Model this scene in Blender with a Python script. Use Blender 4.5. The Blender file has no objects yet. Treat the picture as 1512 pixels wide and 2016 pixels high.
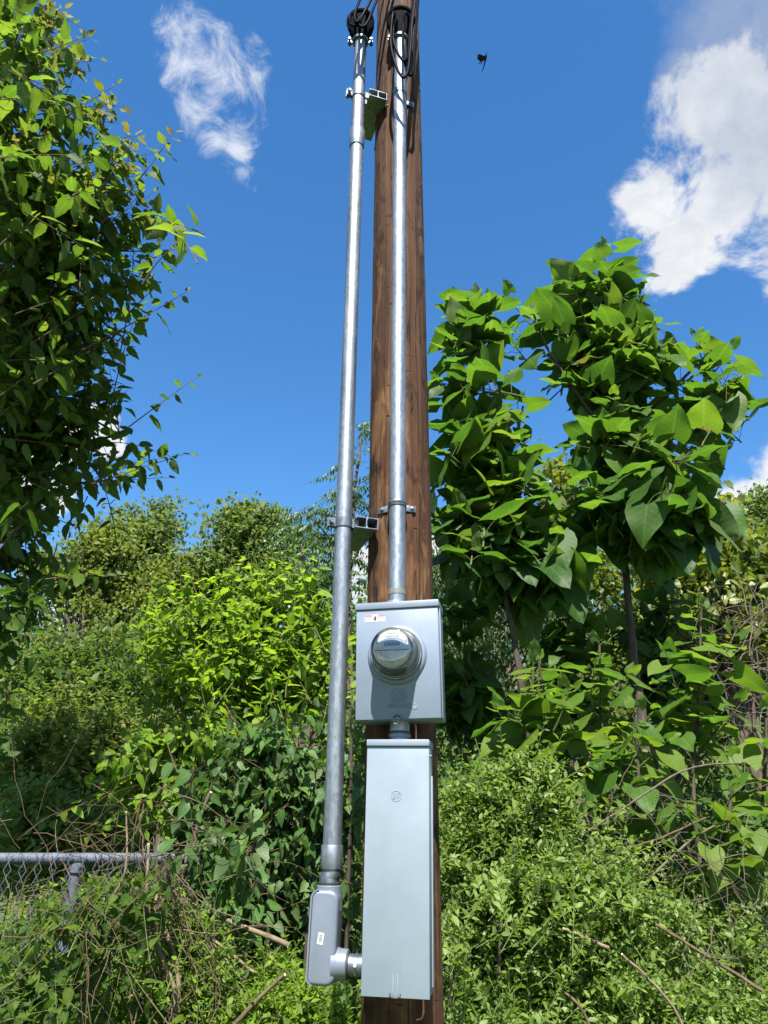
import bpy, bmesh, math, random
import numpy as np
from mathutils import Vector, Matrix, noise as mnoise

# ------------------------------------------------------------------ scene, camera, light
sc = bpy.context.scene
COL = sc.collection
R = math.radians
F_PX, CX, CY = 1515.0, 756.0, 1008.0
PITCH, ROLL = R(22.5), R(0.77)
CAM = Vector((-0.060, -2.65, 1.35))
CROT = Matrix.Rotation(math.pi / 2 + PITCH, 3, 'X') @ Matrix.Rotation(ROLL, 3, 'Z')
cam = bpy.data.objects.new('camera', bpy.data.cameras.new('camera'))
COL.objects.link(cam)
cam.matrix_world = Matrix.Translation(CAM) @ CROT.to_4x4()
cam.data.sensor_fit = 'VERTICAL'
cam.data.sensor_height = 36.0
cam.data.lens = F_PX / 2016 * 36
cam.data.clip_start = 0.05
cam.data.clip_end = 2000
sc.camera = cam

SUN_EL, SUN_AZ = R(57), R(-1)          # azimuth measured to the right of straight behind the camera
sun_dir = Vector((math.sin(SUN_AZ) * math.cos(SUN_EL), -math.cos(SUN_AZ) * math.cos(SUN_EL), math.sin(SUN_EL)))
sun = bpy.data.objects.new('sun', bpy.data.lights.new('sun', 'SUN'))
COL.objects.link(sun)
sun.data.energy = 5.0
sun.data.angle = R(0.53)
sun.data.color = (1.0, 0.97, 0.91)
sun.rotation_euler = (-sun_dir).to_track_quat('-Z', 'Y').to_euler()
sun.location = (3, -8, 12)
SKY_STRENGTH = 0.085
sc.view_settings.view_transform = 'Standard'
sc.view_settings.look = 'None'
sc.view_settings.gamma = 1
sc.view_settings.use_curve_mapping = False
sc.view_settings.exposure = 1.62


def ray(px, py):
    return (CROT @ Vector(((px - CX) / F_PX, (CY - py) / F_PX, -1.0)))


def P(px, py, Y):
    """where the line of sight of a photo pixel meets the upright plane at depth Y"""
    d = ray(px, py)
    return CAM + d * ((Y - CAM.y) / d.y)


def depth_of(p):
    return -(CROT.transposed() @ (Vector(p) - CAM)).z


def project(A):
    q = (np.asarray(A) - np.array(CAM)) @ np.array(CROT)
    z = -q[:, 2]
    zz = np.where(z > 0.05, z, 0.05)
    return CX + F_PX * q[:, 0] / zz, CY - F_PX * q[:, 1] / zz, z


# ------------------------------------------------------------------ node helpers
def new_mat(name):
    m = bpy.data.materials.new(name)
    m.use_nodes = True
    nt = m.node_tree
    nt.nodes.clear()
    return m, nt


class NT:
    def __init__(s, nt):
        s.nt = nt

    def n(s, typ, **kw):
        x = s.nt.nodes.new(typ)
        for k, v in kw.items():
            setattr(x, k, v)
        return x

    def put(s, sock, v):
        if v is None:
            return
        if isinstance(v, bpy.types.NodeSocket):
            s.nt.links.new(v, sock)
        else:
            if isinstance(v, (tuple, list)) and len(v) == 3 and sock.type == 'RGBA':
                v = (*v, 1)
            sock.default_value = v

    def math(s, op, a, b=None, c=None, clamp=False):
        x = s.n('ShaderNodeMath', operation=op, use_clamp=clamp)
        s.put(x.inputs[0], a)
        if b is not None: s.put(x.inputs[1], b)
        if c is not None: s.put(x.inputs[2], c)
        return x.outputs[0]

    def vmath(s, op, a, b=None, out=0):
        x = s.n('ShaderNodeVectorMath', operation=op)
        s.put(x.inputs[0], a)
        if b is not None: s.put(x.inputs[1], b)
        return x.outputs[out]

    def mix(s, f, a, b, blend='MIX'):
        x = s.n('ShaderNodeMix', data_type='RGBA', blend_type=blend)
        s.put(x.inputs[0], f); s.put(x.inputs[6], a); s.put(x.inputs[7], b)
        return x.outputs[2]

    def ramp(s, f, stops, interp='LINEAR'):
        x = s.n('ShaderNodeValToRGB')
        cr = x.color_ramp
        cr.interpolation = interp
        while len(cr.elements) < len(stops): cr.elements.new(0.5)
        for e, (p, c) in zip(cr.elements, stops):
            e.position = p
            e.color = (*c, 1) if len(c) == 3 else c
        s.put(x.inputs[0], f)
        return x.outputs[0]

    def maprange(s, v, a, b, c=0.0, d=1.0, smooth=False):
        x = s.n('ShaderNodeMapRange')
        x.interpolation_type = 'SMOOTHSTEP' if smooth else 'LINEAR'
        s.put(x.inputs[0], v)
        for i, q in enumerate((a, b, c, d)): s.put(x.inputs[1 + i], q)
        return x.outputs[0]

    def noise(s, vec, scale, detail=4, rough=0.55, dist=0.0, out=0):
        x = s.n('ShaderNodeTexNoise')
        s.put(x.inputs['Vector'], vec)
        x.inputs['Scale'].default_value = scale
        x.inputs['Detail'].default_value = detail
        x.inputs['Roughness'].default_value = rough
        x.inputs['Distortion'].default_value = dist
        return x.outputs[out]

    def objco(s, scale=(1, 1, 1)):
        t = s.n('ShaderNodeTexCoord')
        mp = s.n('ShaderNodeMapping')
        mp.inputs['Scale'].default_value = scale
        s.nt.links.new(t.outputs['Object'], mp.inputs['Vector'])
        return mp.outputs[0]

    def bump(s, h, strength=0.3, dist=0.01):
        x = s.n('ShaderNodeBump')
        x.inputs['Strength'].default_value = strength
        x.inputs['Distance'].default_value = dist
        s.put(x.inputs['Height'], h)
        return x.outputs[0]

    def principled(s, **kw):
        x = s.n('ShaderNodeBsdfPrincipled')
        for k, v in kw.items():
            s.put(x.inputs[k.replace('_', ' ')], v)
        return x

    def out(s, sh):
        o = s.n('ShaderNodeOutputMaterial')
        s.nt.links.new(sh, o.inputs[0])


# ------------------------------------------------------------------ world: clear blue sky with fair weather clouds
world = bpy.data.worlds.new('World')
sc.world = world
world.use_nodes = True
world.node_tree.nodes.clear()
W = NT(world.node_tree)
sky = W.n('ShaderNodeTexSky', sky_type='NISHITA')
sky.sun_disc = False
sky.sun_elevation = SUN_EL
sky.sun_rotation = math.pi - SUN_AZ
sky.altitude = 200
sky.air_density = 1.0
sky.dust_density = 0.35
sky.ozone_density = 2.6
hs = W.n('ShaderNodeHueSaturation')
hs.inputs['Saturation'].default_value = 1.28
hs.inputs['Value'].default_value = 0.93
W.put(hs.inputs['Color'], sky.outputs[0])
tc = W.n('ShaderNodeTexCoord')
dirv = W.vmath('NORMALIZE', tc.outputs['Generated'])


def lobes(lst):
    acc = None
    for (px, py, rad) in lst:
        d = ray(px, py).normalized() if not isinstance(px, Vector) else px
        dt = W.vmath('DOT_PRODUCT', dirv, tuple(d), out=1)
        ang = W.math('ARCCOSINE', W.math('MINIMUM', dt, 0.999999))
        v = W.maprange(ang, 0.0, rad / F_PX if rad > 1 else rad, 1.0, 0.0)
        acc = v if acc is None else W.math('MAXIMUM', acc, v)
    return acc


rs = random.Random(5)
other = []
while len(other) < 16:                      # the same kind of cloud goes on round the rest of the sky
    az = rs.uniform(0, 2 * math.pi); el = R(rs.uniform(8, 60))
    d = Vector((math.sin(az) * math.cos(el), math.cos(az) * math.cos(el), math.sin(el)))
    if d.y > 0.25 and abs(d.x) < 0.75: continue
    other.append((d, 0, rs.uniform(0.16, 0.3)))
big = lobes([(1440, 400, 190), (1360, 470, 130), (1300, 400, 120), (1500, 260, 180), (1420, 200, 140), (1560, 420, 230), (1330, 520, 80),
             (1700, 300, 300)] + other)
wisp = lobes([(400, 110, 90), (450, 160, 95), (420, 210, 80), (470, 250, 60), (380, 60, 60), (462, 300, 62), (475, 345, 45), (350, 60, 50), (500, 150, 55), (370, 130, 60), (430, 280, 50)])
grey = lobes([(1420, 40, 150), (1500, 80, 150), (1350, 130, 70), (1480, -60, 200), (1600, -40, 260)])
low = lobes([(120, 880, 70), (190, 835, 50), (210, 870, 45), (100, 975, 50), (60, 930, 60), (690, 1110, 75), (880, 1090, 80), (1450, 1010, 85), (1500, 985, 60),
             (-80, 960, 110), (-220, 900, 200), (1650, 960, 180), (720, 1200, 100), (180, 1190, 120)])
dsc = W.n('ShaderNodeMapping'); W.put(dsc.inputs[0], dirv)
n1 = W.noise(dsc.outputs[0], 9.0, 9, 0.62, 0.35)
n2 = W.noise(dsc.outputs[0], 22.0, 8, 0.68, 0.6)
n3 = W.noise(dsc.outputs[0], 5.0, 6, 0.6)


def dens(l, nz, k, lo, hi):
    v = W.math('ADD', l, W.math('MULTIPLY', W.math('SUBTRACT', nz, 0.5), k))
    v = W.math('MULTIPLY', v, W.maprange(l, 0.0, 0.12))
    return W.maprange(v, lo, hi, 0.0, 1.0, True)


d_big = dens(big, n1, 2.1, 0.35, 0.66)
d_w = W.math('MULTIPLY', dens(wisp, n2, 2.8, 0.22, 1.30), 0.92)
d_g = W.math('MULTIPLY', dens(grey, n1, 1.7, 0.2, 0.95), 0.62)
d_l = dens(low, n1, 1.6, 0.18, 0.5)
skyc = hs.outputs[0]
c_white = W.ramp(n2, [(0.3, (2.9, 3.05, 3.3)), (0.62, (3.6, 3.65, 3.75))])
c_shade = W.mix(W.maprange(n3, 0.42, 0.62), c_white, (2.1, 2.35, 2.8))
colr = W.mix(d_g, skyc, (1.75, 2.0, 2.5))
colr = W.mix(d_w, colr, (3.1, 3.3, 3.7))
colr = W.mix(d_big, colr, c_shade)
colr = W.mix(d_l, colr, (3.4, 3.5, 3.7))
bg = W.n('ShaderNodeBackground')
bg.inputs[1].default_value = SKY_STRENGTH
W.put(bg.inputs[0], colr)
wo = W.n('ShaderNodeOutputWorld')
world.node_tree.links.new(bg.outputs[0], wo.inputs[0])


# ------------------------------------------------------------------ materials
def mat_leaf(name, lo, mid, hi, young=(0.16, 0.09, 0.04), trans=0.42, tboost=(1.6, 1.6, 0.75), rough=0.42, spec=0.35, vein=True):
    m, nt = new_mat(name)
    N = NT(nt)
    at = N.n('ShaderNodeAttribute', attribute_name='tint')
    sep = N.n('ShaderNodeSeparateXYZ'); N.put(sep.inputs[0], at.outputs['Vector'])
    oi = N.n('ShaderNodeObjectInfo')
    so = N.n('ShaderNodeSeparateColor'); N.put(so.inputs[0], oi.outputs['Color'])
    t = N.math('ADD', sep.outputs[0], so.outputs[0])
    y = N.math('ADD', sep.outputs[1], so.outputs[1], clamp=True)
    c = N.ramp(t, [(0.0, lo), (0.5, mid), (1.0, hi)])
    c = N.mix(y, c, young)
    nz = N.noise(N.n('ShaderNodeNewGeometry').outputs['Position'], 45, 3)
    c = N.mix(0.35, c, N.mix(nz, (0.25, 0.25, 0.25), (1.6, 1.6, 1.5)), 'MULTIPLY') if False else N.mix(0.5, c, N.mix(nz, N.mix(1.0, c, (0.6, 0.62, 0.6), 'MULTIPLY'), N.mix(1.0, c, (1.4, 1.38, 1.3), 'MULTIPLY')))
    bumpn = None
    if vein:
        lu = N.n('ShaderNodeAttribute', attribute_name='luv')
        s2 = N.n('ShaderNodeSeparateXYZ'); N.put(s2.inputs[0], lu.outputs['Vector'])
        ax = N.math('ABSOLUTE', s2.outputs[0])
        midv = N.maprange(ax, 0.0, 0.035, 1.0, 0.0)
        ph = N.math('FRACT', N.math('MULTIPLY', N.math('SUBTRACT', s2.outputs[1], N.math('MULTIPLY', ax, 0.75)), 6.0))
        side = N.maprange(N.math('ABSOLUTE', N.math('SUBTRACT', ph, 0.5)), 0.0, 0.09, 1.0, 0.0)
        v = N.math('MAXIMUM', midv, N.math('MULTIPLY', side, 0.6))
        c = N.mix(N.math('MULTIPLY', v, 0.22), c, (0.20, 0.28, 0.09))
        wav = N.math('ABSOLUTE', N.math('SUBTRACT', ph, 0.5))
        bumpn = N.bump(N.math('ADD', N.math('MULTIPLY', wav, -1.0), N.math('MULTIPLY', nz, 0.8)), 0.16, 0.006)
    geo = N.n('ShaderNodeNewGeometry')
    under = N.mix(0.5, c, (0.13, 0.17, 0.08))
    cf = N.mix(geo.outputs['Backfacing'], c, under)
    p = N.principled(Base_Color=cf, Roughness=rough, Specular_IOR_Level=spec)
    tr = N.n('ShaderNodeBsdfTranslucent')
    N.put(tr.inputs[0], N.mix(1.0, c, tboost, 'MULTIPLY'))
    if bumpn is not None:
        N.put(p.inputs['Normal'], bumpn)
    ms = N.n('ShaderNodeMixShader')
    ms.inputs[0].default_value = trans
    nt.links.new(p.outputs[0], ms.inputs[1]); nt.links.new(tr.outputs[0], ms.inputs[2])
    N.out(ms.outputs[0])
    return m


def mat_simple(name, col, rough=0.5, metal=0.0, spec=0.5, nscale=0, namt=0.2, bump=0.0, bscale=60, coat=0.0):
    m, nt = new_mat(name)
    N = NT(nt)
    c = col
    oc = N.objco()
    if nscale:
        nz = N.noise(oc, nscale, 5, 0.6)
        a = tuple(x * (1 - namt) for x in col); b = tuple(min(1, x * (1 + namt)) for x in col)
        c = N.ramp(nz, [(0.3, a), (0.7, b)])
    p = N.principled(Base_Color=c, Roughness=rough, Metallic=metal, Specular_IOR_Level=spec)
    if coat: p.inputs['Coat Weight'].default_value = coat
    if bump:
        N.put(p.inputs['Normal'], N.bump(N.noise(oc, bscale, 4), bump, 0.003))
    N.out(p.outputs[0])
    return m


def mat_galv(name, base=(0.250, 0.275, 0.300), streak=True, rmin=0.38, rmax=0.62):
    m, nt = new_mat(name)
    N = NT(nt)
    g = N.objco((38, 38, 2.2)); h = N.objco((1, 1, 1))
    st = N.noise(g, 1.0, 5, 0.6)
    sp = N.n('ShaderNodeTexVoronoi'); N.put(sp.inputs['Vector'], N.objco((1, 1, 0.45))); sp.inputs['Scale'].default_value = 120
    spk = N.noise(h, 190, 3, 0.7)
    scuff = N.maprange(N.noise(N.objco((1, 1, 0.25)), 55, 4, 0.7), 0.56, 0.70)
    big = N.noise(N.objco((1, 1, 0.6)), 4.5, 4)
    c = N.ramp(st, [(0.3, tuple(x * 0.72 for x in base)), (0.7, tuple(min(1, x * 1.22) for x in base))])
    bw = N.n('ShaderNodeRGBToBW'); N.put(bw.inputs[0], sp.outputs['Color'])
    c = N.mix(0.3, c, bw.outputs[0], 'SOFT_LIGHT')
    c = N.mix(N.maprange(big, 0.45, 0.7), c, N.mix(1.0, c, (0.78, 0.79, 0.82), 'MULTIPLY'))
    c = N.mix(N.math('MULTIPLY', scuff, 0.75), c, (0.17, 0.18, 0.20))
    c = N.mix(N.math('MULTIPLY', N.maprange(spk, 0.66, 0.74), 0.6), c, (0.12, 0.12, 0.13))
    ro = N.maprange(N.math('ADD', N.math('MULTIPLY', st, 0.6), N.math('MULTIPLY', spk, 0.5)), 0.3, 0.8, rmin, rmax)
    p = N.principled(Base_Color=c, Roughness=ro, Metallic=0.86)
    N.put(p.inputs['Normal'], N.bump(N.math('ADD', st, N.math('MULTIPLY', sp.outputs['Distance'], 0.5)), 0.10, 0.002))
    N.out(p.outputs[0])
    return m


def mat_paint(name, base, rough=0.42):
    m, nt = new_mat(name)
    N = NT(nt)
    c = N.objco()
    nz = N.noise(c, 7, 5, 0.6); fi = N.noise(c, 420, 2)
    dirt = N.maprange(N.noise(N.objco((3, 3, 0.5)), 9, 6, 0.65), 0.55, 0.75)
    col = N.ramp(nz, [(0.3, tuple(x * 0.93 for x in base)), (0.7, tuple(x * 1.06 for x in base))])
    col = N.mix(N.math('MULTIPLY', dirt, 0.16), col, (0.16, 0.15, 0.13))
    sx = N.maprange(N.noise(c, 160, 2, 0.6), 0.72, 0.76)
    col = N.mix(N.math('MULTIPLY', sx, 0.35), col, (0.12, 0.11, 0.1))
    p = N.principled(Base_Color=col, Roughness=N.maprange(nz, 0.3, 0.7, rough - 0.05, rough + 0.1), Specular_IOR_Level=0.5)
    N.put(p.inputs['Normal'], N.bump(N.math('ADD', fi, N.math('MULTIPLY', nz, 2.0)), 0.06, 0.002))
    N.out(p.outputs[0])
    return m


def mat_pole():
    m, nt = new_mat('creosote_wood')
    N = NT(nt)
    long1 = N.noise(N.objco((26, 26, 0.7)), 1.0, 6, 0.62, 0.3)
    long2 = N.noise(N.objco((70, 70, 1.6)), 1.0, 5, 0.6)
    patch = N.noise(N.objco((7, 7, 2.4)), 1.0, 7, 0.7, 0.8)
    patch2 = N.noise(N.objco((9, 9, 3.4)), 1.3, 7, 0.72, 1.0)
    fine = N.noise(N.objco((130, 130, 9)), 1.0, 3, 0.6)
    c = N.ramp(long1, [(0.28, (0.014, 0.008, 0.005)), (0.42, (0.044, 0.021, 0.011)), (0.56, (0.072, 0.034, 0.017)), (0.72, (0.125, 0.066, 0.032))])
    c = N.mix(N.math('MULTIPLY', N.maprange(patch, 0.52, 0.63), 0.75), c, (0.165, 0.092, 0.043))
    c = N.mix(N.math('MULTIPLY', N.maprange(patch2, 0.54, 0.63), 0.85), c, (0.012, 0.008, 0.007))
    c = N.mix(N.math('MULTIPLY', N.maprange(long2, 0.62, 0.70), 0.55), c, (0.016, 0.010, 0.008))
    c = N.mix(0.35, c, N.mix(fine, (0.2, 0.2, 0.2), (0.85, 0.85, 0.85)), 'OVERLAY')
    crk = N.noise(N.objco((34, 34, 0.45)), 1.0, 3, 0.5, 0.2)
    crack = N.maprange(N.math('ABSOLUTE', N.math('SUBTRACT', crk, 0.47)), 0.0, 0.016, 1.0, 0.0)
    c = N.mix(N.math('MULTIPLY', crack, 0.8), c, (0.006, 0.004, 0.003))
    vk = N.n('ShaderNodeTexVoronoi'); N.put(vk.inputs['Vector'], N.objco((1, 1, 0.42))); vk.inputs['Scale'].default_value = 6.5
    knot = N.maprange(N.math('ADD', vk.outputs['Distance'], N.math('MULTIPLY', fine, 0.05)), 0.07, 0.13, 1.0, 0.0)
    c = N.mix(N.math('MULTIPLY', knot, 0.9), c, (0.008, 0.005, 0.004))
    c = N.mix(1.0, c, (0.98, 0.90, 0.82), 'MULTIPLY')
    # short crosswise gaff marks
    gaff = N.maprange(N.noise(N.objco((13, 13, 42)), 1.0, 2, 0.5), 0.70, 0.73)
    c = N.mix(N.math('MULTIPLY', gaff, 0.8), c, (0.02, 0.012, 0.01))
    h = N.math('ADD', N.math('MULTIPLY', long1, 0.8), N.math('SUBTRACT', N.math('MULTIPLY', long2, -0.6), N.math('MULTIPLY', gaff, 0.5)))
    h = N.math('SUBTRACT', N.math('ADD', h, N.math('MULTIPLY', fine, 0.25)), N.math('MULTIPLY', crack, 0.6))
    p = N.principled(Base_Color=c, Roughness=0.8, Specular_IOR_Level=0.18)
    N.put(p.inputs['Normal'], N.bump(h, 0.75, 0.012))
    N.out(p.outputs[0])
    return m


def mat_bark(name, a, b, sc_=(30, 30, 6)):
    m, nt = new_mat(name)
    N = NT(nt)
    nz = N.noise(N.objco(sc_), 1.0, 6, 0.65, 0.4)
    c = N.ramp(nz, [(0.3, a), (0.7, b)])
    p = N.principled(Base_Color=c, Roughness=0.85, Specular_IOR_Level=0.2)
    N.put(p.inputs['Normal'], N.bump(nz, 0.6, 0.01))
    N.out(p.outputs[0])
    return m


def mat_glass():
    m, nt = new_mat('clear_glass')
    N = NT(nt)
    fr = N.n('ShaderNodeFresnel'); fr.inputs[0].default_value = 1.5
    t = N.n('ShaderNodeBsdfTransparent'); t.inputs[0].default_value = (0.94, 0.95, 0.95, 1)
    g = N.n('ShaderNodeBsdfGlossy'); g.inputs['Roughness'].default_value = 0.03
    ms = N.n('ShaderNodeMixShader')
    N.put(ms.inputs[0], N.math('ADD', N.math('MULTIPLY', fr.outputs[0], 1.1), 0.04, clamp=True))
    nt.links.new(t.outputs[0], ms.inputs[1]); nt.links.new(g.outputs[0], ms.inputs[2])
    N.out(ms.outputs[0])
    return m


def mat_ground():
    m, nt = new_mat('rough_grass_ground')
    N = NT(nt)
    a = N.noise(N.objco(), 0.7, 6, 0.65); b = N.noise(N.objco(), 14, 5, 0.7)
    c = N.ramp(b, [(0.3, (0.030, 0.050, 0.012)), (0.7, (0.085, 0.120, 0.030))])
    c = N.mix(N.maprange(a, 0.55, 0.68), c, (0.15, 0.11, 0.07))
    p = N.principled(Base_Color=c, Roughness=0.95, Specular_IOR_Level=0.1)
    N.put(p.inputs['Normal'], N.bump(b, 0.8, 0.03))
    N.out(p.outputs[0])
    return m


M = {}
M['pole'] = mat_pole()
M['galv'] = mat_galv('galvanised_steel')
M['galv_bright'] = mat_galv('bright_zinc_steel', (0.17, 0.19, 0.21), rmin=0.4, rmax=0.55)
M['galv_fence'] = mat_simple('weathered_fence_pipe', (0.085, 0.097, 0.118), 0.7, 0.25, 0.3, nscale=18, namt=0.35)
M['wire_dark'] = mat_simple('weathered_wire', (0.10, 0.10, 0.10), 0.6, 0.5)
M['paint'] = mat_paint('light_grey_enamel', (0.140, 0.172, 0.220))
M['paint2'] = mat_paint('pale_grey_enamel', (0.178, 0.216, 0.250), 0.38)
M['cast'] = mat_paint('grey_cast_aluminium', (0.148, 0.170, 0.208), 0.34)
M['cast'].node_tree.nodes['Principled BSDF'].inputs['Metallic'].default_value = 0.25
M['black_rubber'] = mat_simple('black_cable_jacket', (0.003, 0.003, 0.005), 0.5, spec=0.02, nscale=30, namt=0.4)
M['black_plastic'] = mat_simple('black_fibre_plastic', (0.002, 0.003, 0.005), 0.7, spec=0.02, nscale=20, namt=0.4, bump=0.1)
M['gasket'] = mat_simple('dark_gasket', (0.02, 0.02, 0.025), 0.6)
M['copper'] = mat_simple('copper_wire', (0.45, 0.18, 0.09), 0.4, 0.8, nscale=25, namt=0.4)
M['glass'] = mat_glass()
M['dial'] = mat_simple('cream_dial_plate', (0.42, 0.425, 0.405), 0.5, nscale=12, namt=0.06)
M['dial_grey'] = mat_simple('silver_dial_plate', (0.30, 0.335, 0.36), 0.4, nscale=12, namt=0.08)
M['meter_body'] = mat_simple('dull_brass_grey_metal', (0.22, 0.205, 0.17), 0.4, 0.5, nscale=15, namt=0.25)
M['ink'] = mat_simple('black_print', (0.025, 0.025, 0.03), 0.6)
M['ink_grey'] = mat_simple('grey_print', (0.08, 0.085, 0.11), 0.6)
M['drum'] = mat_simple('register_drum', (0.045, 0.06, 0.14), 0.5)
M['white'] = mat_simple('white_label_stock', (0.40, 0.41, 0.42), 0.5)
M['red'] = mat_simple('red_label_print', (0.36, 0.05, 0.075), 0.5)
M['wood_cut'] = mat_simple('fresh_cut_wood', (0.55, 0.40, 0.22), 0.8, nscale=40, namt=0.2)
M['bark_grey'] = mat_bark('grey_brown_bark', (0.05, 0.038, 0.028), (0.15, 0.12, 0.09))
M['bark_trunk'] = mat_bark('brown_sapling_bark', (0.030, 0.023, 0.017), (0.095, 0.075, 0.055))
M['bark_dark'] = mat_bark('dark_bark', (0.022, 0.016, 0.012), (0.08, 0.06, 0.045))
M['twig'] = mat_bark('brown_twig_bark', (0.05, 0.032, 0.02), (0.13, 0.085, 0.05))
M['twig_green'] = mat_bark('green_twig_bark', (0.045, 0.06, 0.02), (0.11, 0.13, 0.04))
M['dead'] = mat_bark('dry_vine_stem', (0.045, 0.032, 0.02), (0.15, 0.11, 0.068))
M['dead_pale'] = mat_bark('bleached_dry_stick', (0.085, 0.066, 0.04), (0.22, 0.17, 0.11))
M['ground'] = mat_ground()
M['grass'] = mat_leaf('grass_blade', (0.06, 0.11, 0.02), (0.09, 0.15, 0.03), (0.15, 0.17, 0.06), vein=False)
M['insect'] = mat_simple('black_insect', (0.003, 0.002, 0.004), 0.8, spec=0.02, nscale=60, namt=0.5)

L = {}
L['mulberry'] = mat_leaf('mulberry_leaf', (0.034, 0.074, 0.013), (0.060, 0.115, 0.016), (0.105, 0.155, 0.024), trans=0.58, rough=0.55, spec=0.2)
L['bush'] = mat_leaf('bright_bush_leaf', (0.085, 0.165, 0.014), (0.130, 0.225, 0.018), (0.190, 0.275, 0.026), trans=0.54, rough=0.55, spec=0.22)
L['vine'] = mat_leaf('dark_vine_leaf', (0.030, 0.076, 0.020), (0.050, 0.108, 0.024), (0.090, 0.160, 0.030), trans=0.38, rough=0.5, spec=0.25)
L['catalpa'] = mat_leaf('catalpa_leaf', (0.028, 0.074, 0.012), (0.052, 0.116, 0.015), (0.105, 0.165, 0.020), young=(0.10, 0.07, 0.03), trans=0.52, rough=0.52, spec=0.25)
L['privet'] = mat_leaf('privet_leaf', (0.085, 0.150, 0.022), (0.120, 0.195, 0.034), (0.185, 0.255, 0.055), trans=0.50, rough=0.5, vein=False)
L['far'] = mat_leaf('far_tree_leaf', (0.070, 0.105, 0.025), (0.105, 0.150, 0.036), (0.160, 0.200, 0.062), trans=0.45, rough=0.6, spec=0.2, vein=False)
L['far_olive'] = mat_leaf('olive_tree_leaf', (0.080, 0.112, 0.020), (0.120, 0.155, 0.028), (0.175, 0.205, 0.050), trans=0.45, rough=0.6, spec=0.2, vein=False)
L['pinnate'] = mat_leaf('pinnate_leaf', (0.045, 0.090, 0.030), (0.062, 0.118, 0.036), (0.085, 0.145, 0.042), trans=0.38, vein=False)
L['yellow'] = mat_leaf('yellowing_leaf', (0.070, 0.120, 0.016), (0.115, 0.160, 0.020), (0.210, 0.190, 0.022), young=(0.16, 0.07, 0.02), trans=0.42, vein=False)
L['wood'] = mat_leaf('woodland_leaf', (0.045, 0.085, 0.018), (0.075, 0.125, 0.025), (0.115, 0.165, 0.036), trans=0.42, rough=0.6, spec=0.2, vein=False)


# ------------------------------------------------------------------ object helpers
def tag(o, label=None, cat=None, group=None, kind=None):
    if label: o['label'] = label
    if cat: o['category'] = cat
    if group: o['group'] = group
    if kind: o['kind'] = kind
    return o


def thing(name, label, cat, loc, group=None):
    o = bpy.data.objects.new(name, None)
    o.empty_display_size = 0.1
    COL.objects.link(o)
    o.location = loc
    return tag(o, label, cat, group)


def root_of(o):
    t = Vector((0, 0, 0))
    while o is not None:
        t = t + (o.location if o.type == 'EMPTY' else Vector((0, 0, 0)))
        o = o.parent
    return t


def link(name, me, parent=None, mat=None):
    o = bpy.data.objects.new(name, me)
    COL.objects.link(o)
    if mat is not None and not me.materials: me.materials.append(mat)
    if parent is not None:
        o.parent = parent
        o.matrix_parent_inverse = Matrix.Translation(-root_of(parent)) if parent.type == 'EMPTY' else Matrix.Identity(4)
    return o


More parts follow.
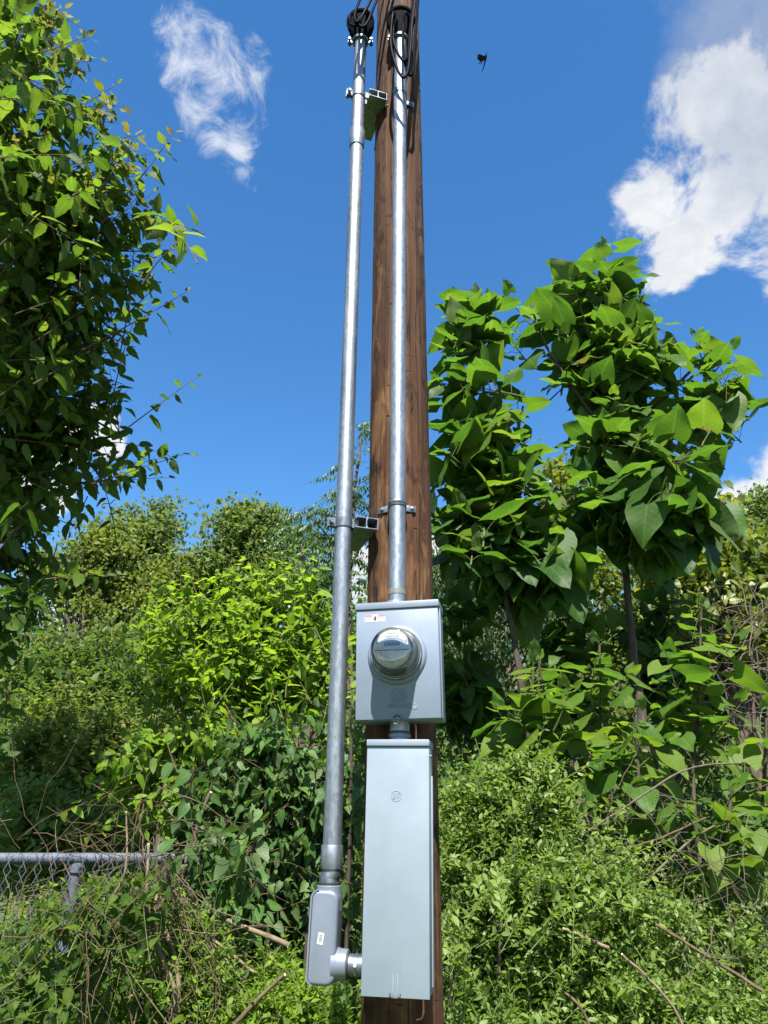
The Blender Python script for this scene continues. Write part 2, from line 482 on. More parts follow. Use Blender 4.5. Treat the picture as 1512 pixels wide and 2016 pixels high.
class MB:
    """gathers shapes in world coordinates and links them as one mesh object"""
    def __init__(s):
        s.v = []; s.f = []

    def add(s, vs, fs, T=None):
        b = len(s.v)
        s.v.extend([tuple(T @ Vector(p)) if T is not None else tuple(p) for p in vs])
        s.f.extend([tuple(b + i for i in f) for f in fs])
        return s

    def box(s, x0, x1, y0, y1, z0, z1, T=None):
        vs = [(x, y, z) for z in (z0, z1) for y in (y0, y1) for x in (x0, x1)]
        fs = [(0, 2, 3, 1), (4, 5, 7, 6), (0, 1, 5, 4), (2, 6, 7, 3), (0, 4, 6, 2), (1, 3, 7, 5)]
        return s.add(vs, fs, T)

    def lathe(s, prof, T=None, n=40, close=False):
        """profile of (radius, height) turned about local Z"""
        vs = []; fs = []
        for r, h in prof:
            for i in range(n):
                a = 2 * math.pi * i / n
                vs.append((r * math.cos(a), r * math.sin(a), h))
        k = len(prof)
        for j in range(k - 1 + (1 if close else 0)):
            j2 = (j + 1) % k
            for i in range(n):
                i2 = (i + 1) % n
                fs.append((j * n + i, j * n + i2, j2 * n + i2, j2 * n + i))
        if not close:
            if prof[0][0] > 1e-6: fs.append(tuple(range(n - 1, -1, -1)))
            if prof[-1][0] > 1e-6: fs.append(tuple((k - 1) * n + i for i in range(n)))
        return s.add(vs, fs, T)

    def prism(s, poly, z0, z1, T=None):
        n = len(poly)
        vs = [(x, y, z0) for x, y in poly] + [(x, y, z1) for x, y in poly]
        fs = [tuple(range(n - 1, -1, -1)), tuple(range(n, 2 * n))]
        fs += [(i, (i + 1) % n, n + (i + 1) % n, n + i) for i in range(n)]
        return s.add(vs, fs, T)

    def tube(s, pts, r, n=8, caps=True):
        pts = [Vector(p) for p in pts]
        rr = r if isinstance(r, (list, tuple)) else [r] * len(pts)
        up = None
        vs = []; fs = []
        for i, p in enumerate(pts):
            t = (pts[min(i + 1, len(pts) - 1)] - pts[max(i - 1, 0)])
            if t.length < 1e-9: t = Vector((0, 0, 1))
            t.normalize()
            if up is None:
                up = Vector((1, 0, 0)) if abs(t.x) < 0.8 else Vector((0, 1, 0))
            x = (up - t * up.dot(t)).normalized(); y = t.cross(x); up = x
            for k in range(n):
                a = 2 * math.pi * k / n
                vs.append(p + (x * math.cos(a) + y * math.sin(a)) * rr[i])
        for j in range(len(pts) - 1):
            for k in range(n):
                k2 = (k + 1) % n
                fs.append((j * n + k, j * n + k2, (j + 1) * n + k2, (j + 1) * n + k))
        if caps:
            fs.append(tuple(range(n - 1, -1, -1)))
            fs.append(tuple((len(pts) - 1) * n + k for k in range(n)))
        return s.add(vs, fs)

    def build(s, name, mat, parent=None, bevel=0.0, smooth=35, seg=2, keep=None):
        me = bpy.data.meshes.new(name)
        me.from_pydata(s.v, [], s.f)
        if bevel:
            bm = bmesh.new(); bm.from_mesh(me)
            bmesh.ops.recalc_face_normals(bm, faces=bm.faces)
            ed = [e for e in bm.edges if len(e.link_faces) == 2 and e.calc_face_angle(0) > R(40) and (keep is None or keep((e.verts[0].co + e.verts[1].co) / 2))]
            bmesh.ops.bevel(bm, geom=ed, offset=bevel, segments=seg, affect='EDGES', profile=0.5)
            bm.to_mesh(me); bm.free()
        else:
            bm = bmesh.new(); bm.from_mesh(me)
            bmesh.ops.recalc_face_normals(bm, faces=bm.faces)
            bm.to_mesh(me); bm.free()
        me.polygons.foreach_set('use_smooth', [True] * len(me.polygons))
        me.set_sharp_from_angle(angle=R(smooth))
        me.update()
        return link(name, me, parent, mat)


def text_mesh(body, size, extrude, T, name, mat, parent, align='CENTER', xs=1.0):
    cu = bpy.data.curves.new(name, 'FONT')
    cu.body = body; cu.size = size; cu.extrude = extrude
    cu.align_x = align; cu.align_y = 'CENTER'
    cu.resolution_u = 2
    tmp = bpy.data.objects.new('tmp', cu)
    me = bpy.data.meshes.new_from_object(tmp)
    bpy.data.objects.remove(tmp); bpy.data.curves.remove(cu)
    me.name = name
    me.transform(T @ Matrix.Diagonal((xs, 1, 1, 1)))
    me.materials.clear()
    return link(name, me, parent, mat)


def bez(p0, p1, p2, n):
    p0, p1, p2 = Vector(p0), Vector(p1), Vector(p2)
    return [p0 * (1 - t) ** 2 + p1 * 2 * t * (1 - t) + p2 * t * t for t in [i / (n - 1) for i in range(n)]]


def spline(ps, n):
    """Catmull-Rom through the points"""
    ps = [Vector(p) for p in ps]
    q = [ps[0] * 2 - ps[1]] + ps + [ps[-1] * 2 - ps[-2]]
    out = []
    for i in range(1, len(q) - 2):
        for k in range(n):
            t = k / n
            a, b, c, d = q[i - 1], q[i], q[i + 1], q[i + 2]
            out.append(0.5 * ((2 * b) + (c - a) * t + (2 * a - 5 * b + 4 * c - d) * t * t + (3 * b - a - 3 * c + d) * t ** 3))
    out.append(ps[-1])
    return out


# ------------------------------------------------------------------ ground
def build_ground():
    n = 90
    xs = np.sign(np.linspace(-1, 1, n)) * np.abs(np.linspace(-1, 1, n)) ** 2.6 * 420
    vs = []
    for y in xs:
        for x in xs:
            h = 0.05 * mnoise.noise((x * 0.5, y * 0.5, 0)) + 0.02 * mnoise.noise((x * 2, y * 2, 3))
            if x > 0.4 and y > -0.4: h += min(0.45, 0.18 * (x - 0.4)) * min(1, (y + 0.4))
            if y > 9: h += min(5.0, (y - 9) * 0.30) * min(1.0, (y - 9) / 3)
            vs.append((x, y, h - 0.02))
    fs = [(j * n + i, j * n + i + 1, (j + 1) * n + i + 1, (j + 1) * n + i) for j in range(n - 1) for i in range(n - 1)]
    o = MB().add(vs, fs).build('ground', M['ground'])
    tag(o, kind='structure')


build_ground()

# ------------------------------------------------------------------ utility pole
def pole_r(z):
    return 0.1253 - 0.0039 * z


def pole_lean(z):
    return -0.0085 * (z - 2.35)


def build_pole():
    t = thing('utility_pole', 'tall round brown wooden utility pole carrying the grey boxes and conduits', 'utility pole', (0, 0, 0))
    n = 72; zs = np.concatenate([np.linspace(-1.2, 0.7, 12), np.linspace(0.72, 5.6, 240), np.linspace(5.7, 9.2, 20)])
    vs = []; fs = []
    cr = random.Random(3)
    checks = [(cr.uniform(0, 6.283), cr.uniform(0.4, 5.4), cr.uniform(0.15, 0.8)) for _ in range(60)]
    gouges = [(cr.uniform(3.3, 6.1), cr.uniform(0.8, 5.4), cr.uniform(0.012, 0.03), cr.uniform(0.010, 0.03)) for _ in range(70)]
    for z in zs:
        for i in range(n):
            a = 2 * math.pi * i / n
            x, y = math.cos(a), math.sin(a)
            r = pole_r(z)
            r += 0.0022 * mnoise.noise((x * 3, y * 3, z * 2.0)) + 0.0012 * mnoise.noise((x * 12, y * 12, z * 3.0))
            for ca, cz, cl in checks:
                if abs(z - cz) < cl:
                    da = abs((a - ca + 0.25 * mnoise.noise((cz, z * 2, 0)) + math.pi) % (2 * math.pi) - math.pi)
                    if da < 0.05: r -= 0.004 * (1 - da / 0.05) * (1 - abs(z - cz) / cl)
            for ga, gz, gw, gh in gouges:
                if abs(z - gz) < gh:
                    da = abs(a - ga) * r
                    if da < gw: r -= 0.005 * (1 - da / gw) * (1 - abs(z - gz) / gh)
            vs.append((x * r + pole_lean(z), y * r, z))
    k = len(zs)
    for j in range(k - 1):
        for i in range(n):
            i2 = (i + 1) % n
            fs.append((j * n + i, j * n + i2, (j + 1) * n + i2, (j + 1) * n + i))
    fs.append(tuple((k - 1) * n + i for i in range(n)))
    MB().add(vs, fs).build('shaft', M['pole'], t, smooth=60)
    # a few lifted splinters
    sp = MB()
    for _ in range(46):
        a = cr.uniform(3.3, 6.1); z = cr.uniform(0.9, 5.2); r = pole_r(z) + 0.001
        l = cr.uniform(0.02, 0.07)
        p = Vector((r * math.cos(a) + pole_lean(z), r * math.sin(a), z)); nrm = Vector((math.cos(a), math.sin(a), 0))
        sp.tube([p - nrm * 0.003, p + Vector((0, 0, l * 0.6)) + nrm * 0.0015, p + Vector((cr.uniform(-.004, .004), 0, l)) + nrm * cr.uniform(0.002, 0.006)], [0.002, 0.0022, 0.0004], 4)
    s = sp.build('splinters', M['pole'], t); s['kind'] = 'stuff'


build_pole()

# ------------------------------------------------------------------ conduits
LC = Vector((-0.202, -0.129, 0))          # axis of the left conduit
RC = Vector((-0.013, -0.158, 0))          # axis of the right conduit
CR_ = 0.0285
z_of = lambda px, py, Y: P(px, py, Y - 0.032).z      # read off the front of the pipe


def TZ(c, z):
    return Matrix.Translation((c.x, c.y, z))


def conduit(axis, z0, z1, name, label, couplings, thread=True):
    t = thing(name, label, 'conduit', (axis.x, axis.y, z0))
    m = MB()
    prof = [(CR_, z0)]
    z = z0
    while z < z1 - 0.3:
        z += 0.3; prof.append((CR_, z))
    prof.append((CR_, z1))
    m.lathe(prof, TZ(axis, 0), 40)
    m.build('pipe', M['galv'], t)
    for (zc, h) in couplings:
        c = MB()
        r = CR_ + 0.0042
        c.lathe([(CR_ + .0005, zc - h), (r - .001, zc - h), (r, zc - h + .002), (r, zc + h - .002), (r - .001, zc + h), (CR_ + .0005, zc + h)], TZ(axis, 0), 40)
        c.build('coupling', M['galv'], t)
    return t


zl0 = z_of(663, 1708, LC.y); zl1 = z_of(716, 62, LC.y)
tl = conduit(LC, zl0, zl1, 'service_conduit', 'galvanised steel conduit standing off left of the pole, from black weatherhead to elbow fitting', [(z_of(706, 262, LC.y), 0.05), (z_of(662, 1688, LC.y), 0.033)])
zr0 = z_of(784, 1172, RC.y); zr1 = z_of(790, 52, RC.y)
tr_ = conduit(RC, zr0 - 0.03, zr1, 'service_conduit', 'galvanised steel conduit strapped on the front of the pole above the meter box', [])
# dark threaded end just above the meter hub
MB().lathe([(CR_ + .0006, 0), (CR_ + .0016, .001), (CR_ + .0016, .018), (CR_ + .0006, .019)], TZ(RC, z_of(784, 1167, RC.y)), 40).build('threaded_end', M['meter_body'], tr_)
# offset elbow below the coupling of the left conduit
LBX = P(642, 1800, LC.y).x
e0 = Vector((LC.x, LC.y, zl0)); hub_top = z_of(650, 1742, LC.y)
e1 = Vector((LBX + 0.006, LC.y - 0.004, hub_top))
el = MB().tube(spline([e0 + Vector((0, 0, 0.03)), e0, e0 * 0.72 + e1 * 0.28 + Vector((0.002, 0, -0.004)), e0 * 0.3 + e1 * 0.7 + Vector((-0.004, 0, 0)), e1, e1 - Vector((0, 0, 0.03))], 6), CR_ - 0.001, 32)
el.build('offset_elbow', M['galv_bright'], tl)
MB().lathe([(CR_, 0), (CR_ + .006, 0.0005), (CR_ + .006, .006), (CR_, .0065)], Matrix.Translation((e1.x, e1.y, hub_top - 0.001)), 32).build('lock_ring', M['gasket'], tl)


# ------------------------------------------------------------------ weatherheads with cables
def bolt(m, p, axis, r=0.006, l=0.02):
    axis = Vector(axis).normalized()
    m.tube([p - axis * l * 0.5, p + axis * l * 0.5], r * 0.55, 8)
    m.tube([p + axis * l * 0.3, p + axis * l * 0.55], r, 6)
    m.tube([p - axis * l * 0.55, p - axis * l * 0.3], r, 6)


def weatherhead(axis, z, face_yaw, tilt, label, scale=1.0, shift=(0, 0)):
    t = thing('weatherhead', label, 'weatherhead', (axis.x, axis.y, z))
    yaw = face_yaw
    fdir = Vector((math.sin(yaw) * math.cos(tilt), -math.cos(yaw) * math.cos(tilt), -math.sin(tilt)))
    side = Vector((math.cos(yaw), math.sin(yaw), 0)); upv = side.cross(fdir); upv = upv if upv.z > 0 else -upv
    c0 = Vector((axis.x, axis.y, z))
    fc = c0 + Vector((0, 0, 0.105)) * scale + fdir * 0.032
    rf = 0.064 * scale
    bm = bmesh.new()
    for k in range(28):
        a = 2 * math.pi * k / 28
        bm.verts.new(c0 + Vector((math.cos(a) * 0.036, math.sin(a) * 0.036, 0)))
        bm.verts.new(c0 + Vector((math.cos(a) * 0.037, math.sin(a) * 0.037, 0.018)))
        bm.verts.new(fc + side * math.cos(a) * rf + upv * math.sin(a) * rf)
        bm.verts.new(fc - fdir * 0.03 + side * math.cos(a) * rf * 1.0 + upv * math.sin(a) * rf * 1.0)
        bm.verts.new(fc - fdir * 0.062 + side * math.cos(a) * rf * 0.85 + upv * math.sin(a) * rf * 0.85)
        bm.verts.new(fc - fdir * 0.085 + side * math.cos(a) * rf * 0.5 + upv * math.sin(a) * rf * 0.5)
    bmesh.ops.convex_hull(bm, input=bm.verts)
    me = bpy.data.meshes.new('hood'); bm.to_mesh(me); bm.free()
    me.polygons.foreach_set('use_smooth', [True] * len(me.polygons)); me.set_sharp_from_angle(angle=R(28))
    link('hood', me, t, M['black_plastic'])
    Tf = Matrix.Translation(fc) @ Matrix((side, upv, fdir)).transposed().to_4x4()
    MB().lathe([(rf * 0.88, 0.0005), (rf * 0.88, 0.008), (rf * 1.02, 0.008), (rf * 1.04, -0.004), (rf, -0.006)], Tf, 40).build('rim', M['black_plastic'], t)
    ins = MB().lathe([(rf * 0.86, 0.0008), (rf * 0.86, 0.003), (rf * 0.1, 0.004), (0.0, 0.004)], Tf, 32)
    for hx, hy in ((-0.5, 0.1), (0.0, -0.35), (0.5, 0.1)):
        ins.lathe([(0.0125, 0.003), (0.0125, 0.0075), (0.009, 0.0075), (0.009, 0.003)], Tf @ Matrix.Translation((hx * rf, hy * rf, 0)), 16)
    ins.build('insulator_plate', M['black_plastic'], t)
    # clamp collar with two bolted ears
    MB().lathe([(0.0305, 0.0), (0.0385, 0.0), (0.0385, 0.012), (0.0305, 0.012)], TZ(axis, z - 0.006), 36, close=True).build('clamp_collar', M['galv_bright'], t)
    for sx in (-1, 1):
        e = MB()
        c = c0 + Vector((sx * 0.047, 0, 0.0))
        e.box(-0.012, 0.012, -0.004, 0.004, -0.012, 0.014, Matrix.Translation(c))
        bolt(e, c + Vector((sx * 0.004, 0, 0.002)), (0, -1, 0), 0.009, 0.034)
        e.build('clamp_ear', M['galv_bright'], t, bevel=0.001)
    return t, fc, side, upv, fdir, rf


def cable(pts, r, label, name='service_cable', group='black service cables looping from the weatherheads'):
    o = MB().tube(spline(pts, 10), r, 10).build(name, M['black_rubber'])
    tag(o, label, 'cable', group)
    return o


zA = z_of(716, 70, LC.y)
tA, fA, sA, uA, dA, rA = weatherhead(LC, zA, R(-3), R(18), 'black weatherhead capping the left standoff conduit, its cables running up right', 1.0)
zB = z_of(790, 66, RC.y)
tB, fB, sB, uB, dB, rB = weatherhead(RC, zB, R(2), R(16), 'black weatherhead on the front of the pole with long drip loops', 1.03)


def fp(f, s, u, a, b):
    return f + s * a + u * b


Ya = LC.y - 0.14
cable([fp(fA, sA, uA, -.02, .01) - dA * .02, fp(fA, sA, uA, -.022, .008) + dA * 0.045, P(689, 30, Ya), P(690, 47, Ya), P(703, 50, Ya), P(714, 30, Ya - .01), P(730, 0, Ya), P(752, -50, Ya + .05), P(800, -170, Ya + 0.1)], 0.0066,
      'leftmost black cable loop hanging on the left weatherhead')
cable([fp(fA, sA, uA, 0.0, -.01) - dA * .02, fp(fA, sA, uA, .0, -.01) + dA * 0.045, P(706, 36, Ya), P(708, 50, Ya), P(718, 51, Ya), P(728, 34, Ya), P(742, -2, Ya), P(762, -50, Ya + .05), P(806, -170, Ya + 0.1)], 0.0066,
      'black cable with the middle loop over the face of the left weatherhead')
cable([fp(fA, sA, uA, .03, .02) - dA * .02, fp(fA, sA, uA, .03, .02) + dA * 0.03, P(712, 30, Ya), P(703, 44, Ya - .01), P(698, 30, Ya - .01), P(706, 6, Ya), P(716, -20, Ya), P(740, -70, Ya + .05), P(790, -180, Ya + 0.1)], 0.0062,
      'black cable crossing the left edge of the left weatherhead going up')
Yb = RC.y - 0.13
cable([fp(fB, sB, uB, -.032, 0) - dB * .02, fp(fB, sB, uB, -.032, 0) + dB * .03, P(774, 26, Yb), P(770, 60, Yb), P(770, 90, Yb), P(777, 122, Yb), P(788, 147, Yb), P(796, 152, Yb), P(803, 138, Yb), P(808, 90, Yb), P(812, 40, Yb), P(819, -15, Yb), P(830, -120, Yb)], 0.0064,
      'longest black drip loop starting at the left of the pole weatherhead')
cable([fp(fB, sB, uB, -.02, -.02) - dB * .02, fp(fB, sB, uB, -.02, -.02) + dB * .02, P(775, 50, Yb + .02), P(775, 80, Yb + .02), P(784, 106, Yb + .01), P(795, 120, Yb + .01), P(803, 112, Yb), P(806, 70, Yb), P(812, 20, Yb), P(815, -30, Yb), P(822, -120, Yb)], 0.0064,
      'black drip loop turning up at mid height in front of the right conduit')
cable([fp(fB, sB, uB, .034, -.01) - dB * .02, fp(fB, sB, uB, .034, -.01) + dB * .03, P(798, 24, Yb + .02), P(794, 50, Yb + .03), P(793, 90, Yb + .02), P(797, 122, Yb + .02), P(804, 145, Yb + .02), P(810, 147, Yb + .02), P(815, 130, Yb + .02), P(816, 95, Yb + .02), P(819, 50, Yb + .02), P(823, 0, Yb + .02), P(830, -110, Yb)], 0.0064,
      'black drip loop furthest right on the pole weatherhead')


# ------------------------------------------------------------------ strut brackets and pipe straps
TD = Vector((-math.sin(R(18)), math.cos(R(18)), 0))          # strut runs away from the camera
LD = Vector((-math.cos(R(18)), -math.sin(R(18)), 0))         # and its slot faces left


def strut_bracket(z, label, length=0.25):
    base = LD * pole_r(z) - TD * 0.10 + Vector((0, 0, z))
    t = thing('strut_bracket', label, 'bracket', base, 'strut brackets holding off the left conduit')
    w = 0.0206; th = 0.0026; lip = 0.009; D = 0.041
    prof = [(0, -w), (D, -w), (D, -w + lip), (D - th, -w + lip), (D - th, -w + th), (th, -w + th), (th, w - th), (D - th, w - th), (D - th, w - lip), (D, w - lip), (D, w), (0, w)]
    for k in range(2):
        o = base + LD * (0.0412 * k)
        n = len(prof)
        vs = []
        for s in (0.0, length):
            vs += [o + LD * a + Vector((0, 0, b)) + TD * s for a, b in prof]
        fs = [(i, (i + 1) % n, n + (i + 1) % n, n + i) for i in range(n)]
        # end faces as quads following the C section
        q = [(0, 1, 4, 5), (1, 2, 3, 4), (0, 5, 6, 11), (6, 7, 10, 11), (7, 8, 9, 10)]
        for (a, b, c, d) in q:
            fs.append((a, b, c, d)); fs.append((n + d, n + c, n + b, n + a))
        MB().add(vs, fs).build('strut_channel', M['galv'], t, smooth=20)
    # pipe clamp: two half straps, legs hooked into the slot and an ear with its bolt
    cl = MB()
    c = Vector((LC.x, LC.y, z))
    hw = 0.0165
    r0, r1 = CR_ + 0.0008, CR_ + 0.0038
    T = Matrix.Translation(c)
    cl.lathe([(r0, -hw), (r1, -hw), (r1, hw), (r0, hw)], T, 40, close=True)
    for s in (-1, 1):
        a0 = c - LD * (r0 - 0.004) + TD * s * 0.010
        Tl = Matrix.Translation(c) @ Matrix((LD, TD, Vector((0, 0, 1)))).transposed().to_4x4()
        cl.box(-r1 - 0.018, -r0 + 0.006, s * 0.016 - 0.002, s * 0.016 + 0.002, -hw, hw, Tl)
        cl.box(r0 - 0.002, r1 + 0.026, s * 0.006 - 0.0018, s * 0.006 + 0.0018, -hw, hw, Tl)
    cb = cl.build('pipe_clamp', M['galv_bright'], t)
    b = MB()
    bolt(b, c + LD * (r1 + 0.014), TD, 0.0088, 0.042)
    b.build('bolt', M['galv_bright'], cb)
    # lag screw into the pole through the channel back
    lg = MB(); pz = base + TD * 0.05 + LD * 0.046
    lg.tube([pz, pz + LD * 0.012], 0.009, 6); lg.build('lag_screw', M['galv_bright'], t)


strut_bracket(z_of(690, 1025, LC.y), 'lower strut bracket holding the left conduit off the pole, above the meter box')
strut_bracket(z_of(709, 177, LC.y), 'upper strut bracket holding the left conduit off the pole, below the weatherheads', 0.24)


def pipe_strap(z, label, ribs=True):
    t = thing('pipe_strap', label, 'pipe strap', (RC.x, RC.y, z), 'two-hole straps on the right conduit')
    m = MB()
    r0, r1, hw = CR_ + 0.0006, CR_ + 0.0032, 0.012
    pr = [(r0, -hw), (r1, -hw), (r1, hw), (r0, hw)]
    if ribs: pr = [(r0, -hw), (r1, -hw), (r1, -hw * .5), (r1 + .0025, -hw * .2), (r1 + .0025, hw * .2), (r1, hw * .5), (r1, hw), (r0, hw)]
    m.lathe(pr, TZ(RC, z), 40, close=True)
    m.build('band', M['galv_bright'], t)
    for s in (-1, 1):
        x0 = RC.x + s * (r0 + 0.020)
        yb = -math.sqrt(max(0.0001, pole_r(z) ** 2 - x0 ** 2)) - 0.003
        ea = MB()
        ang = math.atan2(x0, -yb)
        T = Matrix.Translation((x0, yb, z)) @ Matrix.Rotation(ang, 4, 'Z')
        ea.box(-0.024, 0.018, -0.0022, 0.0022, -hw, hw, T)
        e = ea.build('ear', M['galv_bright'], t, bevel=0.001)
        # side of the band running back to the ear
        sb = MB()
        sb.box(RC.x + s * r0 - 0.0005 * s, RC.x + s * (r1), RC.y, yb + 0.004, z - hw, z + hw)
        sb.build('strap_side', M['galv_bright'], t)
        b = MB(); T2 = T @ Matrix.Translation((0.004 * s, -0.004, 0)) @ Matrix.Rotation(R(90), 4, 'X')
        b.lathe([(0.0085, -0.002), (0.0085, 0.001), (0.0055, 0.002), (0.0055, 0.006), (0.004, 0.0068), (0, 0.0068)], T2, 6)
        b.build('screw', M['galv_bright'], e)


pipe_strap(z_of(786, 985, RC.y), 'lower ribbed pipe strap pinning the right conduit to the pole above the meter')
pipe_strap(z_of(789, 172, RC.y), 'upper pipe strap on the right conduit under the hanging drip loops', False)

# ------------------------------------------------------------------ meter box
YAW = R(11)


def frame(px, py, Y, yaw, tilt):
    return Matrix.Translation(P(px, py, Y)) @ Matrix.Rotation(-yaw, 4, 'Z') @ Matrix.Rotation(tilt, 4, 'Y')


BX = frame(782, 1297, -0.262, YAW, R(-0.9))
FRONT = Matrix.Rotation(R(90), 4, 'X')       # local XY plane stood up as the front plane, +Z towards the viewer


def build_meter_box():
    t = thing('meter_box', 'light grey steel meter box on the pole with round glass meter and warning sticker', 'meter box', BX.translation)
    hw, zt, zb, dp = 0.1325, 0.1835, -0.1835, 0.118
    MB().box(-hw, hw, 0.006, dp, zb, zt - 0.003, BX).build('enclosure', M['paint'], t, bevel=0.003)
    MB().box(-hw + 0.001, hw - 0.001, 0, 0.0055, zb + 0.001, zt - 0.0225, BX).build('cover', M['paint'], t, bevel=0.0016)
    MB().box(-hw - 0.0025, hw + 0.0025, -0.005, dp + 0.002, zt - 0.0215, zt, BX).build('top_cap', M['paint'], t, bevel=0.002)
    # lower return lip and side flange
    MB().box(hw + 0.0004, hw + 0.004, 0.02, 0.036, zb + 0.002, zt - 0.024, BX).build('side_flange', M['paint'], t, bevel=0.001)
    # raised socket collar pressed out of the cover
    T = BX @ Matrix.Translation((0.0, 0, 0.012)) @ FRONT
    MB().lathe([(0.094, -0.0005), (0.0925, 0.004), (0.0885, 0.0105), (0.0855, 0.0125), (0.080, 0.0125), (0.080, -0.0005)], T, 64).build('socket_collar', M['paint'], t)
    # hub on top for the conduit
    c = BX.inverted() @ Vector((RC.x, RC.y, BX.translation.z))
    Th = BX @ Matrix.Translation((c.x, c.y, zt))
    MB().lathe([(0.045, 0), (0.045, 0.004), (0.036, 0.006), (0.0355, 0.024), (0.034, 0.027), (0.029, 0.027)], Th, 40).build('conduit_hub', M['cast'], t)
    for sx in (-1, 1):
        MB().lathe([(0.005, 0), (0.005, 0.004), (0.003, 0.0055), (0, 0.0055)], BX @ Matrix.Translation((c.x + sx * 0.041, c.y - 0.018, zt + 0.003)), 10).build('screw', M['galv_bright'], t)
    # embossed mark and lettering
    em = MB()
    Te = BX @ Matrix.Translation((0.004, -0.0004, -0.113)) @ FRONT
    k = 0.0011
    for sx in (-1, 1):
        ring = [(0.026 * math.cos(a) * sx, 0.021 * math.sin(a)) for a in [R(d) for d in range(-50, 66, 10)]]
        ring = [(x, y) for x, y in ring]
        em.tube([Te @ Vector((x, y, 0)) for x, y in ring], 0.0016, 6)
        for x, y0, y1 in ((0.0035, -0.020, 0.019), (0.010, -0.020, 0.009), (0.0165, -0.020, 0.007)):
            em.tube([Te @ Vector((x * sx, y0, 0)), Te @ Vector((x * sx, y1, 0))], 0.0017, 6)
        em.tube([Te @ Vector((0.010 * sx, 0.009, 0)), Te @ Vector((0.0165 * sx, 0.007, 0))], 0.0017, 6)
    em.tube([Te @ Vector((0.026 * math.cos(a), 0.021 * math.sin(a) + .001, 0)) for a in [R(d) for d in range(66, 116, 8)]], 0.0009, 6)
    em.build('embossed_emblem', M['paint'], t)
    text_mesh('MILBANK', 0.0155, 0.0024, BX @ Matrix.Translation((0.004, -0.0004, -0.1435)) @ FRONT, 'embossed_lettering', M['paint'], t, xs=1.12)
    # round knockout dimple
    MB().lathe([(0.0078, 0.0), (0.0082, 0.0013), (0.0072, 0.0016), (0.0066, 0.0006), (0.0, 0.0006)], BX @ Matrix.Translation((0.053, 0, -0.147)) @ FRONT, 28).build('knockout', M['paint'], t)
    # warning sticker
    st = MB().prism([(-0.0335, -0.012), (0.0335, -0.012), (0.0335, 0.012), (-0.0335, 0.012)], 0.0002, 0.0006, BX @ Matrix.Translation((-0.0705, 0, 0.133)) @ FRONT).build('warning_sticker', M['white'], t)
    Ts = BX @ Matrix.Translation((-0.0705, 0, 0.133)) @ FRONT
    rd = MB()
    rd.prism([(-0.0330, 0.0055), (-0.0095, 0.0055), (-0.0095, 0.0113), (-0.0330, 0.0113)], 0.0007, 0.0009, Ts)
    rd.prism([(0.0075, 0.0055), (0.0330, 0.0055), (0.0330, 0.0113), (0.0075, 0.0113)], 0.0007, 0.0009, Ts)
    rd.build('red_banner', M['red'], st)
    text_mesh('DANGER', 0.0052, 0.0, Ts @ Matrix.Translation((-0.0195, 0.0082, 0.00115)), 'banner_lettering', M['white'], st)
    text_mesh('PELIGRO', 0.0052, 0.0, Ts @ Matrix.Translation((0.0215, 0.0082, 0.00115)), 'banner_lettering', M['white'], st)
    for x in (-0.0310, 0.0095):
        MB().prism([(x - 0.0016, 0.0064), (x + 0.0022, 0.0064), (x + 0.0003, 0.0104)], 0.001, 0.00115, Ts).build('hazard_triangle', M['white'], st)
    ln = MB(); rr = random.Random(2)
    for x0, x1 in ((-0.0320, -0.0105), (0.0085, 0.0322)):
        for j in range(5):
            y = 0.0032 - j * 0.0031
            x = x0
            while x < x1 - 0.002 - (j == 4) * 0.008:
                w = rr.uniform(0.0012, 0.0036); ln.prism([(x, y - 0.0005), (min(x + w, x1), y - 0.0005), (min(x + w, x1), y + 0.0005), (x, y + 0.0005)], 0.0007, 0.0009, Ts)
                x += w + 0.0009
    ln.build('small_print', M['ink_grey'], st)
    hd = MB()
    # hand symbol struck by a lightning arrow
    hd.prism([(-0.0025, -0.008), (0.0035, -0.008), (0.0045, -0.001), (-0.0035, -0.002)], 0.0007, 0.0009, Ts)
    for x, h in ((-0.0022, 0.004), (0.0, 0.007), (0.002, 0.0075), (0.004, 0.005)):
        hd.prism([(x - 0.0009, -0.002), (x + 0.0009, -0.002), (x + 0.0009, h), (x - 0.0009, h)], 0.0007, 0.0009, Ts)
    hd.prism([(-0.0030, -0.004), (-0.0062, 0.0010), (-0.0050, 0.0016), (-0.0025, -0.001)], 0.0007, 0.0009, Ts)
    hd.prism([(-0.0088, 0.0100), (-0.0040, 0.0052), (-0.0056, 0.0050), (-0.0030, 0.0018), (-0.0072, 0.0062), (-0.0056, 0.0066)], 0.0007, 0.0009, Ts)
    hd.build('hand_symbol', M['ink'], st)
    # hasp, seal ring and tab at the bottom edge
    hs_ = MB()
    hs_.box(-0.012, 0.020, -0.007, -0.0005, zb - 0.001, zb + 0.010, BX)
    hs_.box(-0.008, 0.010, -0.015, -0.006, zb - 0.002, zb + 0.003, BX)
    hs_.box(-0.016, 0.004, -0.012, -0.004, zb - 0.005, zb - 0.002, BX)
    hp = hs_.build('hasp', M['galv_bright'], t, bevel=0.0012)
    arc = [BX @ Vector((-0.004 + 0.007 * math.cos(a), -0.011, zb - 0.006 + 0.009 * math.sin(a))) for a in [R(d) for d in range(160, 381, 20)]]
    MB().tube(arc, 0.0014, 8).build('seal_ring', M['galv_bright'], hp)
    MB().lathe([(0.0035, 0), (0.0035, 0.002), (0, 0.003)], BX @ Matrix.Translation((0.0145, -0.0068, zb + 0.0055)) @ FRONT, 10).build('rivet', M['galv_bright'], hp)
    arc2 = [BX @ Vector((-0.011 + 0.020 * i / 8, -0.009 - 0.002 * math.sin(i), zb + 0.003 + 0.008 * math.sin(math.pi * i / 8))) for i in range(9)]
    MB().tube(arc2, 0.0017, 8).build('seal_wire', M['gasket'], hp)


